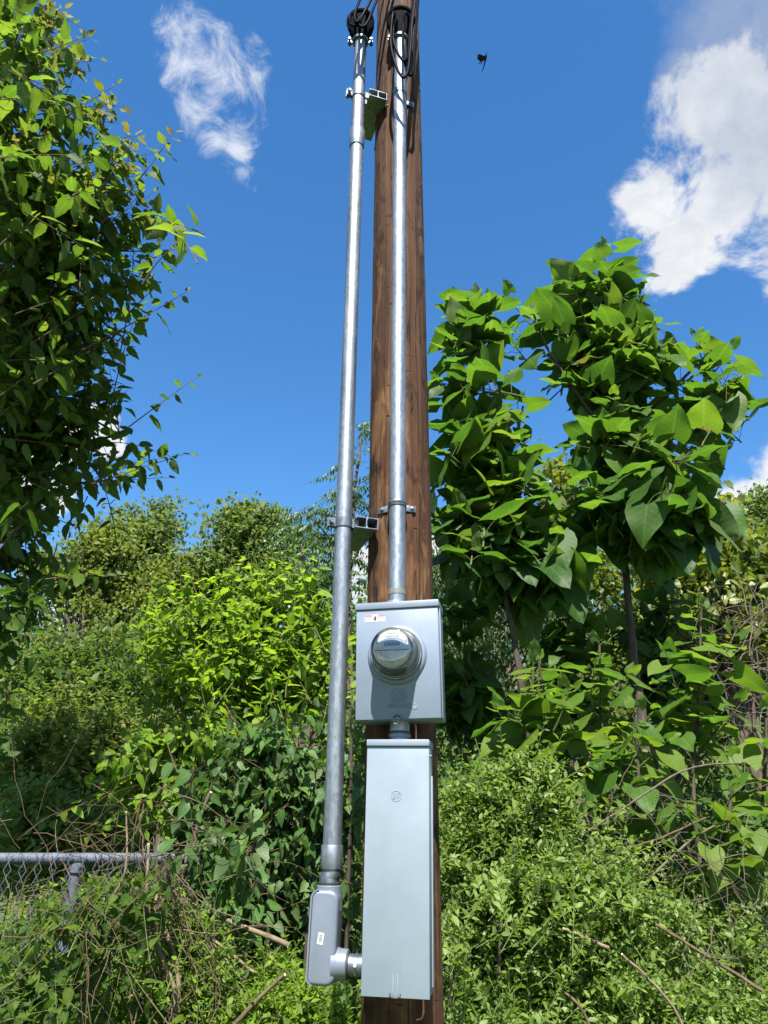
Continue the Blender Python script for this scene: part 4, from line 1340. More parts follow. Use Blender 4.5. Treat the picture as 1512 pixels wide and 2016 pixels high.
# ---- leafy tree at the left edge
def left_tree():
    Y = 1.15

    def lean(l):                              # the upper crown overhangs towards the viewer and shades the branches below
        o = []
        for c, r in l:
            px, py, z = project(np.array([tuple(c)]))
            y = c.y - min(0.85, max(0.0, (880 - py[0]) / 500 * 0.75))
            q = P(px[0], py[0], y)
            o.append((q, r * (depth_of(q) / depth_of(c))))
        return o
    trunk = [Vector((-2.75, 1.6, -0.1)), Vector((-2.8, 1.55, 1.2)), Vector((-2.85, 1.45, 2.4)), Vector((-2.9, 1.4, 3.6)), Vector((-2.95, 1.35, 4.8)), Vector((-3.0, 1.3, 5.6))]
    p = Plant('leafy_tree', 'leafy mulberry-like tree filling the left edge with long leafy twigs reaching over the sky', 'tree', trunk[0], 'ovate', L['mulberry'], M['bark_dark'], M['twig'], 21)
    p.limb(trunk, 0.075, 0.025, 'trunk')
    for ps in ([(-90, 1010), (20, 975), (110, 952), (185, 952)], [(-80, 800), (0, 700), (80, 640), (140, 615)], [(-60, 560), (10, 440), (60, 330)], [(-50, 300), (0, 190), (28, 100), (35, 40)],
               [(-80, 900), (60, 880), (160, 870), (235, 856)], [(-60, 700), (60, 600), (120, 520)], [(-90, 1200), (0, 1180), (60, 1170)]):
        q = [P(a, b, Y + 0.35 - 0.05 * i - min(0.8, max(0.0, (880 - b) / 500 * 0.75))) for i, (a, b) in enumerate(ps)]
        q[0] = q[0] + Vector((-0.2, 0.2, -0.1))
        p.limb(q, 0.016, 0.006, 'branch', 7)
    sp = dict(leafy=0.55, gap=0.042, size=(0.075, 0.135), fwd=0.55, droop=0.75, jit=0.55, pet=0.22, young=0.85, tint=0.55)
    bl = [blob(60, 60, Y, 90, 80), blob(20, 200, Y, 110, 130), blob(70, 330, Y, 130, 130), blob(100, 410, Y, 120, 100), blob(90, 240, Y, 70, 80), blob(50, 560, Y, 170, 120), blob(130, 520, Y + .1, 100, 100),
          blob(60, 700, Y, 170, 130), blob(150, 680, Y, 110, 120), blob(-20, 840, Y, 130, 140), blob(170, 770, Y, 80, 80)]
    p.fill(lean(bl), 205, sp, 0.0035, 0.10, (0.55, -0.05, 0.55), 0.6, 0.6, 0.25)
    dk = dict(sp); dk.update(tint=0.25, young=0.0, jit=0.6)  # darker tint puts the shade of the lower crown into the leaf colour
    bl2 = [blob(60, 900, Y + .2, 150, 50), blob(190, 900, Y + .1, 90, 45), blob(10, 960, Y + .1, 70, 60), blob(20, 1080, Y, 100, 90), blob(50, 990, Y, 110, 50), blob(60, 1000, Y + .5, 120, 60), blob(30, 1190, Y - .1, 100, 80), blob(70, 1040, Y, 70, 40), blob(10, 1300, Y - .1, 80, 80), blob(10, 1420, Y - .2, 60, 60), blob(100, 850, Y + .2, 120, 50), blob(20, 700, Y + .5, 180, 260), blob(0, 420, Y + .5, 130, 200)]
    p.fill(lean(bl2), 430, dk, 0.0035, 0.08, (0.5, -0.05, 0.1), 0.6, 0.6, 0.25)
    spr = dict(sp); spr.update(leafy=0.75, gap=0.046, tint=0.62, size=(0.075, 0.132))
    p.fill(lean([blob(265, 300, Y, 60, 60), blob(290, 420, Y, 60, 70), blob(285, 540, Y, 65, 60), blob(200, 380, Y, 80, 90), blob(215, 210, Y, 45, 50), blob(150, 110, Y, 60, 60), blob(120, 40, Y, 50, 40), blob(235, 670, Y, 65, 60), blob(230, 790, Y, 60, 50), blob(280, 900, Y, 55, 35)]), 100, spr, 0.0035, 0.12, (1.0, -0.05, 0.6), 0.7, 1.0, 0.6)
    # the long twigs that stand clear against the sky
    tw = [((200, 440), (344, 258)), ((70, 275), (232, 165)), ((52, 110), (170, 70)), ((62, 138), (178, 76)), ((228, 494), (357, 490)), ((160, 690), (366, 575)), ((215, 835), (276, 600)),
          ((232, 857), (388, 742)), ((180, 953), (374, 890)), ((180, 953), (330, 900)), ((137, 625), (182, 562)), ((150, 430), (265, 268)), ((215, 330), (250, 265)), ((100, 250), (122, 160)), ((280, 560), (345, 480)),
          ((250, 620), (300, 570)), ((60, 60), (130, 20)), ((20, 110), (60, 20)), ((130, 720), (250, 690)), ((180, 480), (260, 470)), ((90, 1140), (210, 1130)), ((60, 950), (150, 1010)), ((110, 952), (330, 940))]
    lp = dict(sp); lp.update(leafy=0.7, gap=0.034, young=0.9, jit=0.5, size=(0.072, 0.125), tint=0.6)
    for i, ((a, b), (c, d)) in enumerate(tw):
        y = Y - 0.1 + 0.15 * math.sin(i * 2.1) - min(0.8, max(0.0, (880 - b) / 500 * 0.75))
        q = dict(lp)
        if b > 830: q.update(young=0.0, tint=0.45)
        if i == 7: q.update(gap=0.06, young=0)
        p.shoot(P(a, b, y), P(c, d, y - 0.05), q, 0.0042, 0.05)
    p.done(300, 10)


left_tree()


# ---- catalpas at the right
CAT = dict(leafy=0.5, gap=0.105, size=(0.13, 0.31), fwd=0.22, droop=0.18, jit=0.30, pet=0.5, petiole=True, pair=True, phyl=1.57, cover=0.95, brown=0.01, tint=0.5)


def catalpa(label, trunk, r0, r1, limbs, shoots, blobs, n, seed, sp=CAT, name='catalpa_tree', lscale=1.0, gr=None, r=0.008, skirt=()):
    p = Plant(name, label, 'tree', ground_at(trunk[0]), 'heart', L['catalpa'], M['bark_trunk'], M['twig_green'], seed, gr)
    p.limb([Vector((trunk[0].x, trunk[0].y, -0.1))] + trunk, r0, r1, 'trunk', 12)
    for q in limbs: p.limb(q, 0.018, 0.008, 'branch', 8)
    for a, b in shoots: p.shoot(a, b, sp, r, 0.05, lscale)
    if blobs: p.fill(blobs, n, sp, r * 0.8, 0.05, (0, 0, 0.55), 0.5, 0.65, 0.35)
    if skirt:                                # old low leaves hang down round the top of the trunk
        p.fill(skirt, 8 * len(skirt), dict(sp, droop=1.3, size=(0.2, 0.33), tint=0.25, jit=0.5), r * 0.8, 0.0, (0, -0.1, 0.1), 0.5, 0.5, 0.3)
    p.done(300, 10)
    return p


Yc = 2.7
tk = [P(1278, 1560, Yc), P(1262, 1400, Yc), P(1243, 1250, Yc), P(1228, 1080, Yc), P(1215, 900, Yc), P(1205, 720, Yc), P(1200, 560, Yc)]
catalpa('tallest big-leaved catalpa tree right of the pole, its peak beside the white cloud', tk, 0.040, 0.012,
        [[P(1212, 880, Yc), P(1140, 780, Yc - .1), P(1075, 680, Yc - .2), P(1045, 600, Yc - .2)], [P(1214, 860, Yc), P(1300, 790, Yc + .1), P(1360, 730, Yc), P(1400, 690, Yc)], [P(1208, 780, Yc), P(1160, 660, Yc - .2), P(1130, 560, Yc - .3)],
         [P(1222, 980, Yc), P(1300, 940, Yc - .3), P(1360, 890, Yc - .4)], [P(1206, 760, Yc), P(1250, 640, Yc - .1), P(1262, 560, Yc)]],
        [(P(1200, 560, Yc), P(1192, 485, Yc)), (P(1200, 640, Yc), P(1215, 530, Yc)), (P(1150, 640, Yc), P(1100, 545, Yc)), (P(1160, 620, Yc), P(1150, 540, Yc)), (P(1060, 660, Yc), P(1000, 590, Yc)), (P(1390, 720, Yc), P(1370, 660, Yc)),
         (P(1400, 740, Yc), P(1440, 690, Yc)), (P(1390, 800, Yc), P(1430, 770, Yc)), (P(1380, 880, Yc - .3), P(1410, 830, Yc - .3))],
        [blob(1195, 600, Yc, 90, 80), blob(1200, 700, Yc, 125, 100), blob(1100, 640, Yc, 50, 70), blob(1400, 770, Yc, 65, 70), blob(1210, 850, Yc, 125, 110), blob(1340, 900, Yc - .2, 80, 80), blob(1215, 980, Yc - .2, 110, 80), blob(1300, 1000, Yc - .3, 60, 60)],
        102, 31, skirt=[blob(1180, 1010, Yc - .2, 60, 50), blob(1290, 1030, Yc - .3, 70, 60), blob(1345, 1000, Yc - .4, 50, 60)])
Yd = 2.5
tk = [P(1045, 1480, Yd), P(1030, 1370, Yd), P(1010, 1250, Yd), P(985, 1120, Yd), P(965, 1020, Yd), P(955, 900, Yd), P(950, 720, Yd)]
catalpa('shorter big-leaved catalpa tree with a slanting pale trunk just right of the meter box', tk, 0.030, 0.009,
        [[P(960, 960, Yd), P(1010, 880, Yd + .1), P(1030, 800, Yd + .1)], [P(955, 900, Yd), P(910, 830, Yd + .15), P(885, 760, Yd + .2)], [P(970, 1050, Yd), P(1060, 1010, Yd), P(1090, 960, Yd)]],
        [(P(950, 700, Yd), P(930, 590, Yd)), (P(950, 720, Yd), P(900, 600, Yd)), (P(960, 700, Yd), P(965, 600, Yd)), (P(950, 760, Yd), P(880, 690, Yd)), (P(890, 830, Yd + .1), P(868, 760, Yd + .1)), (P(1020, 850, Yd), P(1020, 790, Yd))],
        [blob(930, 640, Yd, 65, 60), blob(900, 760, Yd, 60, 60), blob(935, 880, Yd, 95, 75), blob(1000, 920, Yd, 70, 60), blob(940, 1010, Yd, 95, 80), blob(1040, 1080, Yd, 80, 80), blob(930, 1100, Yd, 60, 60)],
        60, 37, skirt=[blob(960, 1080, Yd, 70, 50), blob(1050, 1120, Yd, 60, 60), blob(900, 1090, Yd, 40, 50)])
YNG = dict(CAT); YNG.update(gap=0.10, leafy=1.0, size=(0.15, 0.25), droop=0.22, tint=0.72, brown=0.0)
Ye = 1.9
for lab, px, ptop, pbot, yy, sd, lean, ls in (('young catalpa sapling with bright green leaves right of the tall catalpa trunk', 1369, 1195, 1620, 1.8, 41, 12, 0.9),
                                              ('young catalpa sapling with pale leaves low beside the meter box', 1120, 1300, 1640, 1.7, 43, -60, 1.0),
                                              ('small catalpa sapling at the right edge with leaves over the dead branches', 1500, 1400, 1720, 1.5, 47, 10, 0.75),
                                              ('low catalpa sapling with broad leaves at the foot of the tall catalpa trunk', 1262, 1400, 1660, 1.6, 53, -10, 0.8),
                                              ('leafy catalpa sapling crowding the foot of the slanting catalpa trunk', 1040, 1310, 1640, 1.9, 57, 10, 0.95),
                                              ('bright catalpa sapling between the two pale-leaved saplings', 1190, 1270, 1620, 2.0, 58, -10, 1.0),
                                              ('small catalpa sapling hanging broad leaves over the bramble right of the privet', 1420, 1560, 1760, 1.3, 59, 20, 0.6)):
    a = P(px, pbot, yy); b = P(px + lean, ptop, yy)
    catalpa(lab, [a, a.lerp(b, 0.5), b], 0.013, 0.006, [], [(a, b), (a.lerp(b, .55), P(px + lean + 60, ptop + 60, yy - .1)), (a.lerp(b, .4), P(px + lean - 70, ptop + 90, yy - .1)), (a.lerp(b, .3), P(px + 90, ptop + 190, yy - .15)), (a.lerp(b, .25), P(px - 80, ptop + 200, yy - .15))], [], 0, sd, YNG, 'catalpa_sapling', ls,
            'catalpa saplings in front of the trees', 0.006)
# catalpa leaves behind the trunks, their shade put in as a darker tint
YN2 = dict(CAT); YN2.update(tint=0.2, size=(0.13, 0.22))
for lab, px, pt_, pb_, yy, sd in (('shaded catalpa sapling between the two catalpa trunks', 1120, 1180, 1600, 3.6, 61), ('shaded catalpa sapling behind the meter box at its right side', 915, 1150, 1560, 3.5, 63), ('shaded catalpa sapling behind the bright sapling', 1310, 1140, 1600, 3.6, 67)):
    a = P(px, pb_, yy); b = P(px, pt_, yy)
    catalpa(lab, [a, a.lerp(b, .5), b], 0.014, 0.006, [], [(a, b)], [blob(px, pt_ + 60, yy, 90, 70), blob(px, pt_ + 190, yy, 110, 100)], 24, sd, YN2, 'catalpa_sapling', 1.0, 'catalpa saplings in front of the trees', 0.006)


# ---- bright bush left of the conduit
def bright_bush():
    Y = 2.1
    base = Vector((P(490, 1700, Y).x, Y, 0))
    p = Plant('mulberry_bush', 'bright yellow-green mulberry bush left of the conduits with upright shoots', 'bush', base, 'ovate', L['bush'], M['bark_dark'], M['twig_green'], 71)
    p.limb([base + Vector((0, 0, -.1)), P(492, 1640, Y), P(486, 1500, Y), P(500, 1380, Y), P(498, 1280, Y)], 0.05, 0.022, 'trunk')
    for q in ([P(500, 1390, Y), P(470, 1300, Y), P(440, 1200, Y)], [P(500, 1340, Y), P(502, 1220, Y), P(505, 1130, Y)], [P(500, 1400, Y), P(560, 1370, Y - .1), P(590, 1290, Y - .1), P(600, 1150, Y)], [P(490, 1430, Y), P(400, 1390, Y), P(330, 1290, Y)], [P(500, 1450, Y), P(590, 1400, Y), P(660, 1300, Y)]):
        p.limb(q, 0.014, 0.004, 'branch', 7)
    sp = dict(leafy=0.6, gap=0.043, size=(0.065, 0.115), fwd=0.6, droop=0.45, jit=0.5, pet=0.2, tint=0.68)
    bl = [blob(500, 1200, Y, 110, 75), blob(400, 1200, Y + .2, 90, 70), blob(600, 1170, Y, 60, 75), blob(350, 1250, Y + .2, 80, 60), blob(440, 1290, Y - .1, 130, 80), blob(570, 1290, Y - .1, 110, 90), blob(650, 1330, Y, 50, 130), blob(500, 1380, Y - .1, 120, 70), blob(330, 1330, Y + .1, 70, 70), blob(310, 1200, Y + .2, 60, 50), blob(660, 1180, Y + .1, 40, 60), blob(640, 1230, Y + .1, 50, 70)]
    p.fill(bl, 330, sp, 0.003, 0.08, (0, -0.1, 0.8), 0.6, 0.55, 0.2)
    up = dict(sp); up.update(leafy=0.8, gap=0.042, tint=0.7, size=(0.05, 0.095))
    p.fill([blob(440, 1125, Y, 60, 50), blob(540, 1095, Y, 70, 45), blob(500, 1080, Y, 40, 30), blob(350, 1180, Y, 70, 50), blob(600, 1130, Y, 40, 50), blob(300, 1260, Y, 50, 60), blob(480, 1230, Y - .2, 120, 70), blob(650, 1250, Y, 40, 90)], 95, up, 0.0035, 0.04, (0, -0.05, 2.2), 0.7, 0.95, 0.6)
    for a, b in (((505, 1250), (495, 1095)), ((590, 1250), (615, 1100)), ((560, 1200), (560, 1110)), ((440, 1240), (430, 1110)), ((390, 1230), (300, 1130)), ((350, 1250), (265, 1200)), ((620, 1220), (630, 1095)), ((400, 1200), (370, 1120)), ((330, 1260), (290, 1180))):
        p.shoot(P(*a, Y - .1), P(*b, Y - .1), sp, 0.004, 0.03)
    p.done(300, 10)


bright_bush()


def climbing_vine():
    Y = 1.55
    base = Vector((P(560, 1750, Y).x, Y, 0))
    p = Plant('climbing_vine', 'dark glossy vine smothering the bush trunk left of the conduit body', 'vine', base, 'vine', L['vine'], M['bark_dark'], M['twig'], 81)
    for a in ([(540, 1900), (530, 1650), (500, 1500)], [(600, 1900), (610, 1700), (600, 1500)], [(400, 1850), (385, 1650), (400, 1480)], [(680, 1850), (690, 1600), (690, 1400)]):
        q = [P(x, y, Y) for x, y in a]; q[0] = Vector((q[0].x, q[0].y, 0)); p.limb(q, 0.014, 0.006, 'stem', 7)
    sp = dict(leafy=0.45, gap=0.038, size=(0.055, 0.092), fwd=0.3, droop=1.1, jit=0.5, pet=0.2, tint=0.45)
    bl = [blob(520, 1480, Y, 120, 80), blob(600, 1560, Y, 100, 110), blob(480, 1590, Y, 110, 110), blob(560, 1680, Y, 120, 90), blob(660, 1600, Y + .1, 60, 180), blob(400, 1560, Y, 80, 90), blob(640, 1760, Y, 70, 110), blob(520, 1800, Y + .2, 120, 90), blob(690, 1450, Y + .2, 40, 100), blob(650, 1950, Y, 70, 90), blob(420, 1690, 0.72, 70, 60), blob(390, 1640, 0.7, 50, 50), blob(440, 1760, 0.7, 70, 60)]
    p.fill(bl, 500, sp, 0.0025, 0.0, (0, -0.3, 0.0), 0.55, 0.45, 0.15)
    p.done(300, 10)
    # bright hanging vine at the left of the bush
    Y2 = 1.7
    p = Plant('climbing_vine', 'sunlit light green vine draped left of the dark vine, above the dry stems', 'vine', Vector((P(330, 1700, Y2).x, Y2, 0)), 'vine', L['bush'], M['bark_dark'], M['dead'], 83)
    p.limb([Vector((P(330, 1700, Y2).x, Y2, 0)), P(320, 1600, Y2), P(300, 1450, Y2)], 0.012, 0.005, 'stem', 7)
    sp2 = dict(sp); sp2.update(size=(0.05, 0.085), droop=0.7, tint=0.5)
    p.fill([blob(300, 1480, Y2, 110, 70), blob(370, 1460, Y2, 80, 70), blob(250, 1540, Y2, 80, 60), blob(340, 1560, Y2 - .05, 90, 60), blob(420, 1440, Y2, 70, 60)], 150, sp2, 0.0025, 0.0, (0, -0.3, 0.2), 0.55, 0.45, 0.15)
    p.done(300, 10)


climbing_vine()


# ---- privet shrubs and undergrowth at the right
PRV = dict(leafy=0.5, gap=0.027, size=(0.029, 0.052), fwd=0.7, droop=0.1, jit=0.6, pet=0.08, pair=True, phyl=1.57, tint=0.6)


def shrub(name, label, cat, blobs, n, sp, seed, mat, kind='ellip', Y=1.0, bias=(0.1, -0.25, 0.7), group=None, hand=(), maxlen=0.45, r0=0.0022, bark='bark_dark', twm='twig_green', maxind=300, nstem=5):
    c = blobs[0][0]
    base = Vector((c.x, c.y, 0))
    p = Plant(name, label, cat, base, kind, mat, M[bark], M[twm], seed, group)
    for k in range(nstem):
        b = p.r.choice(blobs)[0]
        a = base + Vector((p.r.uniform(-.15, .15), p.r.uniform(-.1, .1), -0.05))
        p.limb([a, (a + b) * .5 + Vector((p.r.uniform(-.08, .08), 0.05, 0)), b], 0.009, 0.003, 'stem', 6)
    p.fill(blobs, n, sp, r0, 0.08, bias, 0.6, maxlen, 0.15)
    for a, b in hand: p.shoot(a, b, sp, r0 * 1.4, 0.08)
    p.done(maxind, 9)


Yp = 0.95
shrub('privet_bush', 'small-leaved privet bush rising beside the panel, tips reaching the meter box', 'bush',
      [blob(960, 1560, Yp + .3, 100, 70), blob(1040, 1520, Yp + .3, 80, 70), blob(920, 1660, Yp + .2, 70, 80), blob(1010, 1640, Yp + .25, 110, 70), blob(1100, 1560, Yp + .3, 60, 60), blob(900, 1540, Yp + .4, 40, 50)], 420, PRV, 101, L['privet'], Y=Yp,
      group='privet bushes right of the pole', hand=[(P(1050, 1560, Yp), P(1075, 1415, Yp)), (P(1080, 1560, Yp), P(1180, 1500, Yp)), (P(1000, 1540, Yp), P(985, 1440, Yp)), (P(1060, 1530, Yp), P(1110, 1440, Yp)), (P(940, 1560, Yp), P(920, 1470, Yp))])
shrub('privet_bush', 'arching pale privet bush in the middle of the right undergrowth', 'bush',
      [blob(1160, 1730, Yp, 120, 60), blob(1100, 1790, Yp, 110, 70), blob(1230, 1760, Yp, 90, 60), blob(1040, 1730, Yp + .1, 80, 80), blob(1180, 1830, Yp, 120, 60)], 420, PRV, 103, L['privet'], Y=Yp,
      group='privet bushes right of the pole', bias=(0.55, -0.3, 0.4), hand=[(P(1120, 1760, Yp - .1), P(1270, 1640, Yp - .1)), (P(1180, 1720, Yp - .1), P(1325, 1650, Yp - .1)), (P(1160, 1800, Yp - .2), P(1280, 1755, Yp - .2)), (P(1100, 1740, Yp - .1), P(1035, 1640, Yp - .1)), (P(1060, 1760, Yp - .2), P(1085, 1660, Yp - .2))])
SPRAY = dict(PRV); SPRAY.update(leafy=0.75, gap=0.024, tint=0.72, size=(0.026, 0.046))
shrub('privet_bush', 'loose privet of long arching sprays standing above the right undergrowth', 'bush',
      [blob(1150, 1640, Yp + .1, 110, 60), blob(1260, 1700, Yp + .1, 80, 60), blob(1060, 1560, Yp + .2, 80, 60), blob(960, 1500, Yp + .3, 60, 40), blob(1200, 1790, Yp - .15, 110, 50), blob(1350, 1800, Yp, 90, 50), blob(1000, 1700, Yp, 90, 50), blob(1420, 1900, Yp - .1, 70, 50), blob(930, 1620, Yp + .1, 40, 60)], 130, SPRAY, 104, L['privet'], Y=Yp,
      group='privet bushes right of the pole', bias=(0.8, -0.2, 1.0), maxlen=0.85, nstem=6)
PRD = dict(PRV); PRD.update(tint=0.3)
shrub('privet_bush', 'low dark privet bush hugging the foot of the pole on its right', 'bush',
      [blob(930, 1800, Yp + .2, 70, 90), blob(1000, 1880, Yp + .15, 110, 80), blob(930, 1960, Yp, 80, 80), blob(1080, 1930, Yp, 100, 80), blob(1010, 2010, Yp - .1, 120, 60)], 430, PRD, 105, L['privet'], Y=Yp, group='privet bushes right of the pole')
shrub('privet_bush', 'privet bush spilling over the bottom right of the undergrowth', 'bush',
      [blob(1240, 1930, Yp - .1, 120, 70), blob(1340, 1980, Yp - .1, 130, 70), blob(1180, 2000, Yp - .1, 120, 60), blob(1450, 1990, Yp - .1, 100, 70), blob(1300, 1880, Yp + .1, 90, 50)], 430, PRV, 107, L['privet'], Y=Yp, group='privet bushes right of the pole', bias=(0.5, -0.3, 0.4))
shrub('privet_bush', 'privet sprigs among dry stalks at the right edge, below the catalpa leaves', 'bush',
      [blob(1400, 1810, Yp + .3, 90, 60), blob(1480, 1850, Yp + .2, 70, 80), blob(1350, 1740, Yp + .4, 70, 60), blob(1470, 1720, Yp + .5, 70, 60)], 230, PRV, 109, L['privet'], Y=Yp, group='privet bushes right of the pole')
shrub('privet_bush', 'bright privet bush under the conduit body left of the panel', 'bush',
      [blob(600, 1960, 0.5, 90, 60), blob(520, 1980, 0.6, 90, 60), blob(670, 1990, 0.5, 60, 60), blob(560, 1890, 0.75, 70, 50)], 240, dict(PRV, size=(0.026, 0.042), gap=0.026, tint=0.6), 111, L['bush'], Y=0.6)
shrub('privet_bush', 'thin privet sprigs over the dry tangle right of the fence post', 'bush',
      [blob(300, 1740, 0.75, 110, 40), blob(220, 1800, 0.7, 100, 80), blob(420, 1880, 0.7, 110, 80), blob(330, 1950, 0.65, 130, 70), blob(230, 1930, 0.7, 90, 80), blob(130, 1760, 0.75, 110, 60), blob(60, 1850, 0.8, 90, 90), blob(380, 1780, 0.6, 80, 60), blob(460, 1960, 0.6, 90, 70)], 430, dict(PRV, tint=0.45, size=(0.02, 0.036)), 113, L['bush'], Y=0.7)
# sprig leaning against the pole
shrub('privet_sprig', 'lone pale sprig curling against the right side of the pole by the panel', 'plant',
      [blob(905, 1850, 0.25, 30, 40)], 10, dict(PRV, tint=0.8), 115, L['privet'], Y=0.2, hand=[(P(900, 1850, 0.12), P(852, 1822, -0.02)), (P(905, 1900, .15), P(880, 1870, 0.0))], nstem=1)

# backing undergrowth, dark and dense
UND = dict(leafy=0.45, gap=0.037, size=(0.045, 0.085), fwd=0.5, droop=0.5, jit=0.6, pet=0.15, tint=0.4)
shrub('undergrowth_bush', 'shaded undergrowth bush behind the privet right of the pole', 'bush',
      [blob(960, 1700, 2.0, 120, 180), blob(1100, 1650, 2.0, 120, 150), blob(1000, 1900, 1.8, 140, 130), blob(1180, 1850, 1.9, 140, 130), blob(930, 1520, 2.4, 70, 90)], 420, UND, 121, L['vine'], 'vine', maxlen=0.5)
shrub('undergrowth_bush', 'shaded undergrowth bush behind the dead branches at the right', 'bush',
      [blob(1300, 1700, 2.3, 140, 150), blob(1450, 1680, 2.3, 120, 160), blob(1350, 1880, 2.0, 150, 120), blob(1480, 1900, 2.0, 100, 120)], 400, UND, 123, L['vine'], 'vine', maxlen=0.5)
shrub('undergrowth_bush', 'light green feathery undergrowth bush behind the fence post', 'bush',
      [blob(180, 1600, 2.6, 150, 90), blob(60, 1590, 2.6, 120, 100), blob(250, 1700, 2.4, 130, 100), blob(320, 1850, 2.1, 120, 110)], 330, dict(UND, tint=0.45, leafy=0.6), 125, L['privet'], 'vine', maxlen=0.8, bias=(0, -.1, 1.0))
shrub('undergrowth_bush', 'tall olive-green bush of loose upright sprays above the left fence', 'bush',
      [blob(60, 1440, 3.2, 90, 90), blob(150, 1470, 3.0, 80, 90), blob(230, 1430, 3.1, 70, 80), blob(120, 1370, 3.4, 70, 70)], 240, dict(UND, tint=0.55, leafy=0.7, size=(0.05, 0.09)), 126, L['far_olive'], 'ovate', maxlen=1.0, bias=(0, -.1, 1.4))
shrub('undergrowth_bush', 'spindly yellow-green bush against the olive thicket left of the bright bush', 'bush',
      [blob(240, 1330, 3.6, 60, 80), blob(190, 1280, 3.8, 60, 60), blob(100, 1290, 3.8, 70, 60), blob(280, 1240, 3.8, 40, 50)], 110, dict(UND, tint=0.5, leafy=0.8, size=(0.05, 0.09)), 128, L['mulberry'], 'ovate', maxlen=1.1, bias=(0, -.1, 1.6))
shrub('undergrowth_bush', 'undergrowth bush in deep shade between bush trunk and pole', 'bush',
      [blob(620, 1700, 2.5, 110, 200), blob(700, 1500, 2.7, 60, 200), blob(520, 1850, 2.2, 150, 120), blob(420, 1700, 2.4, 100, 120), blob(700, 1900, 2.0, 80, 120)], 400, dict(UND, tint=0.15), 127, L['vine'], 'vine', maxlen=0.5)  # deep shade is painted in by the low leaf tint
shrub('fence_creeper', 'broad-leaved creeper climbing the chain-link fence at the bottom left', 'vine',
      [blob(90, 1790, 0.35, 40, 50), blob(180, 1740, 0.4, 60, 30), blob(60, 1950, 0.3, 80, 50), blob(20, 1880, 0.3, 40, 60), blob(170, 1870, 0.4, 40, 60), blob(250, 1820, 0.4, 50, 60), blob(300, 1730, 0.4, 50, 30), blob(120, 1950, 0.2, 50, 50)], 105, dict(leafy=0.35, gap=0.045, size=(0.04, 0.075), fwd=0.3, droop=0.8, jit=0.6, pet=0.25, tint=0.55), 129, L['mulberry'], 'vine', maxlen=0.4, nstem=2)


# ---- distant trees
def far_tree(name, label, blobs, nclump, per, size, mat, seed, trunk=True, kind='tiny', group='trees behind the bushes', spread=0.15, base=None, droop=0.5, bark='bark_grey'):
    rg = np.random.RandomState(seed)
    c0 = blobs[0][0]
    base = base or Vector((c0.x, c0.y, 0))
    t = thing(name, label, 'tree', base, group)
    F = Foliage(kind, mat)
    sub = []
    for c, r in blobs:                       # each crown lobe breaks up into smaller uneven boughs
        for _ in range(7):
            v = rg.normal(size=3); v /= np.linalg.norm(v)
            k = rg.uniform(0.26, 0.5)
            sub.append((Vector(np.array(c) + v * np.array(r) * (1.02 - k * 0.75)), Vector(r) * k))
        sub.append((c, Vector(r) * 0.6))
    blobs = sub
    w = np.array([b[1].x * b[1].y * b[1].z for b in blobs]) ** 0.7; w /= w.sum()
    ch = rg.choice(len(blobs), nclump, p=w)
    cl = []
    for k in ch:
        c, r = blobs[k]
        v = rg.normal(size=3); v /= np.linalg.norm(v)
        f = rg.rand() ** 0.45
        cl.append(np.array(c) + v * np.array(r) * f)
    cl = np.array(cl)
    for q in cl:
        n = int(per * rg.uniform(0.5, 1.5))
        s = spread * rg.uniform(0.6, 1.4)
        pos = q + rg.normal(size=(n, 3)) * np.array([s * 1.15, s * 1.15, s * 0.5])
        dd = rg.normal(size=(n, 3)); dd[:, 2] -= droop
        nn = rg.normal(size=(n, 3)) * 0.6; nn[:, 2] += 1
        F.addn(pos, dd, nn, rg.uniform(*size, n), np.clip(rg.normal(rg.uniform(0.3, 0.7), 0.2, n), 0, 1))
    br = M[bark]
    top = max(blobs, key=lambda b: b[0].z)[0].copy(); top.z -= 0.1
    rr = random.Random(seed)
    MB().tube(spline([base - Vector((0, 0, .1)), base.lerp(top, .4) + Vector((rr.uniform(-.2, .2), 0, 0)), top], 5), [0.12 - 0.09 * i / 10 for i in range(11)], 8).build('trunk', br, t, smooth=60)
    tw = MB()
    for q in cl[::3]:
        q = Vector(q); s0 = base.lerp(top, rr.uniform(0.35, 0.85))
        tw.tube(bez(s0, s0.lerp(q, .5) + Vector((0, 0, .25)), q, 6), [0.028, 0.022, 0.017, 0.012, 0.008, 0.004], 5, caps=False)
    o = tw.build('branches', br, t, smooth=60); o['kind'] = 'stuff'
    F.build(t, 'foliage', 0, 10, seed)


Yf = 8.5
sz = (0.065, 0.115)
far_tree('broadleaf_tree', 'olive-green round tree beyond the bushes at the far left', [blob(190, 1095, Yf, 70, 65), blob(120, 1150, Yf, 70, 80), blob(230, 1190, Yf, 90, 90)], 180, 52, sz, L['far_olive'], 201)
far_tree('broadleaf_tree', 'twin-peaked tree beyond the bushes, its tips tallest on the left horizon', [blob(245, 1030, Yf + 1, 32, 52), blob(310, 1030, Yf + 1, 32, 50), blob(290, 1130, Yf + 1, 80, 80), blob(270, 1080, Yf + 1, 75, 60)], 190, 52, sz, L['far'], 203)
far_tree('broadleaf_tree', 'low olive tree in the gap between the two high tree crowns', [blob(385, 1120, Yf, 50, 45), blob(375, 1180, Yf, 75, 70), blob(340, 1140, Yf, 50, 50)], 120, 52, sz, L['far_olive'], 205)
far_tree('broadleaf_tree', 'dense dark green round tree beyond the bright bush', [blob(485, 1065, Yf - .5, 68, 60), blob(475, 1030, Yf - .5, 50, 34), blob(530, 1030, Yf - .5, 30, 34), blob(500, 1150, Yf - .5, 90, 80), blob(540, 1080, Yf - .5, 45, 60)], 200, 52, sz, L['far'], 207)
